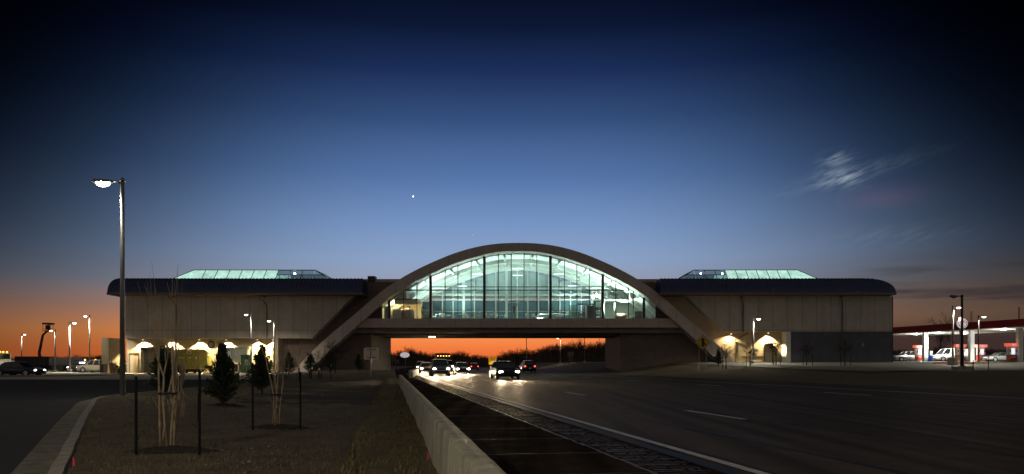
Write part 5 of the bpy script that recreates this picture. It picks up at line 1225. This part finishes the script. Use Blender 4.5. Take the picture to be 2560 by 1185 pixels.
def stake(label, u, Y, vt, zb, r=.018, group=GS, strap=False):
    x = PX(u, Y); t = thing('stake', label, 'stake', (x, Y, zb), group=group)
    MB().box(x-r, x+r, Y-.006, Y+.006, zb-.1, PZ(vt, Y)).add([(x-.006, Y, zb-.1), (x+.006, Y, zb-.1), (x+.006, Y+r*1.8, zb-.1), (x-.006, Y+r*1.8, zb-.1), (x-.006, Y, PZ(vt, Y)), (x+.006, Y, PZ(vt, Y)), (x+.006, Y+r*1.8, PZ(vt, Y)), (x-.006, Y+r*1.8, PZ(vt, Y))], [(0,3,2,1),(4,5,6,7),(0,1,5,4),(1,2,6,5),(2,3,7,6),(3,0,4,7)]).build('bar', m_stake, t)
    if strap: MB().box(x-r*1.15, x+r*1.15, Y-.012, Y+r*1.9, PZ(vt, Y)-.16, PZ(vt, Y)-.001).build('cap', m_galv, t)
for u, Y, vt, lab in ((1807, 79, 884, 'thin steel stake left of the bare tree nearest the arch leg'), (1866, 79, 884, 'thin steel stake left of the bare tree by the right lamp post'), (1933, 79, 884, 'thin steel stake left of the bare tree before the tan door'), (1952, 79, 884, 'thin steel stake right of the bare tree before the tan door'),
                      (2008, 77, 886, 'thin steel stake left of the first tree against the slate wall'), (2031, 77, 886, 'thin steel stake right of the first tree against the slate wall'), (2102, 76, 888, 'thin steel stake left of the tree at the middle of the slate wall'), (2127, 76, 888, 'thin steel stake right of the tree at the middle of the slate wall'),
                      (2433, 60, 900, 'thin dark stake right of the unlit lamp post'), (2471, 60, 888, 'thin dark stake with a pale top before the silver sedan')):
    stake(lab, u, Y, vt, terr(PX(u, Y), Y), .03, GS, u == 2471)
# crape myrtles: many pale stems rising from one base
def myrtle(label, u, Y, h, n, seed, sp=.42, base=.09, tie=True):
    r = random.Random(seed); x = PX(u, Y); t = thing('crape_myrtle', label, 'tree', (x, Y, bedz(x, Y)), group=None, local=True)
    tr = MB(); tw = MB()
    for k in range(n):
        a = 2*pi*k/n+r.uniform(-.3, .3); b = Vector((base*cos(a), base*sin(a), -.03)); neck = Vector((base*.9*cos(a+.5), base*.9*sin(a+.5), h*.27))
        s = r.uniform(.5, 1)*sp; end = Vector((cos(a)*s*.55, sin(a)*s*.55, h*r.uniform(.55, .7)))
        pts = [b, b.lerp(neck, .5)+Vector((r.uniform(-.03, .03), r.uniform(-.03, .03), 0)), neck+Vector((r.uniform(-.03, .03), 0, 0)), neck.lerp(end, .3)+Vector((r.uniform(-.03, .03),)*3), neck.lerp(end, .65)+Vector((r.uniform(-.03, .03), r.uniform(-.02, .02), 0)), end]
        tr.tube(pts, [.016, .015, .013, .011, .009, .006], 6)
        for j in range(3):
            st_ = pts[3].lerp(pts[5], r.random()); d = Vector((cos(a+r.uniform(-1, 1))*.22, sin(a+r.uniform(-1, 1))*.22, 1))
            q = [st_]; L = h*r.uniform(.22, .44)
            for i in range(4): d = (d+Vector((r.uniform(-.09, .09), r.uniform(-.09, .09), 0))).normalized(); q.append(q[-1]+d*(L/4))
            tw.tube(q, [.0048, .004, .003, .0022, .0012], 4)
            if r.random() < .5: tw.tube([q[1], q[1]+Vector((r.uniform(-.1, .1), r.uniform(-.1, .1), L*.4))], [.004, .002], 4)
    for _ in range(3):
        a = r.uniform(0, 2*pi); tw.tube([(base*cos(a), base*sin(a), h*.2), (base*2*cos(a), base*2*sin(a), h*.27), (base*2.6*cos(a), base*2.6*sin(a), h*.24)], .004, 4)
    tr.build('trunk', m_bark, t, True); tw.build('crown', m_bark, t, False, False)
    if tie: MB().lathe([(base*1.25, 0), (base*1.25, .025)], (0, 0, h*.285), 14).build('tie', m_black, t)
myrtle('multi stemmed bare crape myrtle, tallest and nearest the camera, in front of a dark evergreen', 420, 9.1, 2.5, 6, 31, .38)
myrtle('small bare crape myrtle right behind the tallest one', 448, 13.9, 1.75, 6, 32, .3, .08, False)
myrtle('slim bare crape myrtle with three pale stems between two black stakes', 690, 12.5, 2.0, 4, 33, .34, .07)
for i, (u, Y, h, lab) in enumerate(((705, 52, 3.3, 'thin bare sapling left of the others before the dark abutment'), (722, 54, 3.6, 'thin bare sapling second from the left before the dark abutment'), (746, 50, 3.4, 'thin bare sapling beside a pale topped stake before the abutment'))):
    myrtle(lab, u, Y, h, 4, 40+i, .5, .06, False)
x = PX(803, 55); bare_tree('young_tree', 'young bare tree in front of the foot of the left arch leg', (x, 55, bedz(x, 55)), 2.7, 55, None, r0=.035, minr=.008)
x = PX(838, 80); bare_tree('young_tree', 'young bare tree with a fine crown against the left arch leg', (x, 80, bedz(x, 80)), 3.9, 56, None, r0=.05, minr=.01)
G5 = 'black steel stakes in the planting bed'
for u, Y, vt, lab, cp_ in ((340, 8.6, 941, 'black steel stake left of the tallest crape myrtle', 0), (499, 8.5, 926, 'black steel stake right of the tallest crape myrtle, nearest the camera', 0), (632, 12.0, 906, 'black steel stake left of the slim crape myrtle', 0), (751, 12.1, 929, 'black steel stake right of the slim crape myrtle', 0), (398, 13.4, 985, 'short black stake behind the tallest crape myrtle, left side', 0), (496, 13.2, 985, 'short black stake just behind the nearest stake', 0),
                         (748, 48, 914, 'dark stake with a pale cap before the abutment', 1), (774, 56, 921, 'dark stake at the left of the young tree by the arch foot', 1), (779, 54, 918, 'pale lit stake left of the arch foot', 1), (797, 55, 921, 'stake touching the young tree at the arch foot', 1), (828, 58, 912, 'thin stake right of the arch foot', 1), (715, 53, 925, 'dark stake between the first two saplings', 0)):
    stake(lab, u, Y, vt, bedz(PX(u, Y), Y), .0135 if Y < 20 else .035, G5, cp_)
def mulch(u, Y, r): 
    x = PX(u, Y); z = bedz(x, Y); b = MB(); R = []; rr_ = random.Random(int(u))
    for q in range(7): R.append([(x+r*q/6*cos(a)*(1+.12*sin(a*3+u)), Y+r*.6*q/6*sin(a), z+.075*(1-(q/6)**2)+rr_.uniform(-.012, .012)*(q < 6)-.01) for a in [2*pi*k/24 for k in range(25)]])
    b.rows(R); struct(b.build('mulch', mat('dark bark mulch', (0.022, 0.015, 0.010), .95, color2=(.05, .035, .022), nscale=20, bump=1, bscale=30), None, True))
mulch(430, 9.0, .62); mulch(690, 12.5, .6); mulch(556, 19, .6)
# evergreens
def evergreen(label, u, Y, h, w, seed, n=7500, oval=False):
    r = random.Random(seed); x = PX(u, Y); t = thing('evergreen_shrub', label, 'shrub', (x, Y, bedz(x, Y)), group=None, local=True)
    s = MB().tube([(0, 0, -.05), (.01, 0, h*.5), (0, 0, h*.94)], [.035, .022, .005], 7)
    f = MB(); tips = []
    for _ in range(150):
        q = r.random()**.8; z = h*(.06+.9*q); R_ = w/2*(1-q**(2.6 if oval else 1.5))*r.uniform(.42, 1.2)*(1 if q > .12 else .62+q*3.1); a = r.uniform(0, 2*pi)
        e = Vector((R_*cos(a), R_*sin(a), z+R_*.35)); s.tube([(0, 0, z*.9), e], [.008, .003], 3, False); tips.append((Vector((0, 0, z*.92)), e))
    for _ in range(7): tips.append((Vector((0, 0, h*.85)), Vector((r.uniform(-.08, .08), r.uniform(-.08, .08), h*r.uniform(.93, 1.03)))))
    for _ in range(n):
        a0, e = r.choice(tips); k = r.random()**.7; c = a0.lerp(e, k)+Vector((r.gauss(0, .028), r.gauss(0, .028), r.gauss(0, .03)))
        d = (e-a0).normalized()+Vector((r.uniform(-.8, .8), r.uniform(-.8, .8), r.uniform(-.3, .9))); d.normalize()
        sd_ = d.cross(Vector((r.uniform(-1, 1), r.uniform(-1, 1), r.uniform(-1, 1)))).normalized(); L = r.uniform(.055, .10); wd = L*.24
        f.add([c, c+d*L*.5+sd_*wd, c+d*L, c+d*L*.5-sd_*wd], [(0, 1, 2, 3)])
    s.build('trunk', m_dbark, t); f.build('foliage', m_leaf, t, False, False); return t
evergreen('dark conical evergreen shrub standing free in the middle of the bed', 556, 19, 1.56, 1.0, 61, 8500)
evergreen('dark evergreen shrub half hidden behind the tallest crape myrtle', 411, 25.5, 1.62, 1.2, 62, 9000, True)
evergreen('dark evergreen shrub left of the slim crape myrtle, before the lit dock', 655, 26, 1.72, 1.15, 63, 8500)
for i, (u, Y, h, w, lab) in enumerate(((722, 78, 2.4, 2.2, 'dark evergreen against the left part of the brick abutment'), (776, 76, 2.1, 1.9, 'dark evergreen left of the foot of the arch leg'), (824, 82, 2.4, 1.9, 'dark evergreen hiding the foot of the left arch leg'), (896, 88, 2.1, 1.5, 'small dark conical evergreen left of the pale road sign'))):
    e = evergreen(lab, u, Y, h/1.6, w/1.6, 70+i, 2600); e.scale = (1.6,)*3
ev = MB(); x = PX(1796, 84); z = terr(x, 84)
e = evergreen('small round dark shrub at the foot of the right arch leg', 1796, 84, 1.2, .9, 80, 2500); e.location = (x, 84, z); e.scale = (1.5, 1.5, 1.6)
# small yellow and green weeds, marking flags
def flag(label, x, y, z, m):
    t = thing('marking_flag', label, 'flag', (x, y, z), local=True); MB().tube([(0, 0, -.03), (.01, 0, .14)], .003, 4).build('wire', m_galv, t)
    MB().prism([(.01, .05), (.035, .05), (.028, .11), (.018, .15), (.008, .12)], -.006, .004).build('pennant', m, t)
m_pink = mat('pink flag plastic', (.60, .04, .10), .5, noise=.1)
flag('tiny pink marking flag in the sod at the foot of the barrier', PX(1066, 8.4), 8.4, bedz(-1, 8.4)+.02, m_pink)
flag('tiny pink marking flag beside the kerb in the bottom left corner', XL(7.3)+.08, 7.3, .12, m_pink)
wd = MB(); rw_ = random.Random(9)
for cx, cy in ((XL(13)+.2, 13), (XL(17)+.2, 17), (PX(602, 22), 22)):
    for _ in range(14):
        a = rw_.uniform(0, 2*pi); l = rw_.uniform(.05, .14); wd.add([(cx, cy, .1), (cx+.012, cy, .1), (cx+l*.6*cos(a), cy+l*.6*sin(a), .12+l)], [(0, 1, 2)])
stuff(wd.build('weeds', mat('yellow green weed', (.28, .28, .03), .8, noise=.3, nscale=20), fixn=False), 'little yellow green weeds along the kerb and in the bed', 'weeds')

# ------------------------------------------------------------------ distant woods
def wood(label, spans, seed, step, m=m_twig):
    r = random.Random(seed); mb = MB(); variants = []
    for v in range(6):
        b = MB(); b.tube([(0, 0, -.05), (0, 0, .3)], [.018, .012], 4, False)
        for k in range(6):
            a = r.uniform(0, 2*pi); sp = r.uniform(.1, .8); branch(b, r, Vector((0, 0, r.uniform(.12, .34))), Vector((cos(a)*sin(sp), sin(a)*sin(sp), cos(sp))), r.uniform(.22, .34), .010, 3, .5, 3, (3, 4), .0022, .1)
        zm = max(q[2] for q in b.v); b.v = [(q[0]*.9, q[1]*.9, q[2]/zm) for q in b.v]; variants.append(b)
    for u0, u1, Y0, Y1, top in spans:
        u = u0
        while u < u1:
            Y = r.uniform(Y0, Y1); x = PX(u, Y); z = terr(x, Y)-.1; h = (PZ(interp(u, top), Y)-z)*r.uniform(.78, 1.05); b = r.choice(variants); a = r.uniform(0, 2*pi); ca, sa = cos(a), sin(a)
            mb.add([(x+(q[0]*ca-q[1]*sa)*h, Y+(q[0]*sa+q[1]*ca)*h, z+q[2]*h) for q in b.v], b.f); u += step*r.uniform(.5, 1.5)
        # undergrowth: an uneven thicket in front of and between the trunks
        for yy in (Y0+2, (Y0+Y1)/2, Y1):
            R = []; uu = u0-30
            while uu < u1+30:
                x = PX(uu, yy); z = terr(x, yy); hh = (PZ(interp(uu, top), yy)-z)*r.uniform(.42, .70); R.append([(x, yy-1.5, z-.2), (x, yy-1.0+r.uniform(-.4, .4), z+hh*.7), (x+r.uniform(-.3, .3), yy, z+hh), (x, yy+2, z-.2)]); uu += r.uniform(1.2, 3.0)
            mb.rows(R)
    stuff(mb.build('distant_wood', m, None, False, False), label, 'wood')
wood('far bare wood along the horizon seen through the opening under the bridge',
     [(960, 1215, 300, 345, [(960, 877), (1010, 872), (1030, 868), (1060, 876), (1100, 880), (1150, 874), (1180, 882), (1215, 889)]), (1195, 1560, 240, 285, [(1195, 889), (1240, 886), (1270, 873), (1300, 868), (1330, 872), (1370, 862), (1410, 853), (1440, 852), (1470, 856), (1490, 852), (1520, 850), (1560, 852)])], 101, 2.6)
wood('far bare wood along the left horizon behind the trailers', [(-60, 275, 250, 300, [(-60, 889), (60, 889), (150, 887), (200, 884), (245, 878), (275, 880)])], 102, 4.5)
wood('far bare wood behind the gas station on the right', [(2190, 2640, 190, 230, [(2190, 868), (2290, 872), (2350, 862), (2420, 870), (2500, 868), (2640, 872)])], 103, 5, m_dbark)
GF = 'tall bare trees standing out of the far wood'
for u, Y, vt, s, lab in ((1027, 280, 862, 201, 'round crowned bare tree standing out of the far wood above the oval sign'), (1443, 225, 842, 202, 'tallest bare tree standing out of the far wood near the right lamp pole'), (1496, 222, 846, 203, 'broad bare tree at the right end of the far wood under the bridge'), (2352, 165, 778, 204, 'big bare tree rising behind the red gas canopy')):
    x = PX(u, Y); z = terr(x, Y); h = PZ(vt, Y)-z
    bare_tree('bare_tree', lab, (x, Y, z), h, s, GF, m=m_twig if u < 2000 else m_dbark, r0=h*.014, minr=.025, lev=4, trunk=.25)
# evening star and moon as small bright bodies far off
for nm, u, v, r_, lab, st_ in (('moon', 1033, 491, 3.4, 'tiny bright crescent moon in the blue dusk sky', 3.0), ('star', 1181, 587, 1.2, 'faint small star low in the sky left of the arch crown', 1.2)):
    p = P(u, v, 2600); b = MB().ball(p, r_, 12, 8, (.55, .55, 1)); tag(b.build(nm, emat('lit '+nm, (1, .95, .9), st_), None, True), lab, nm)
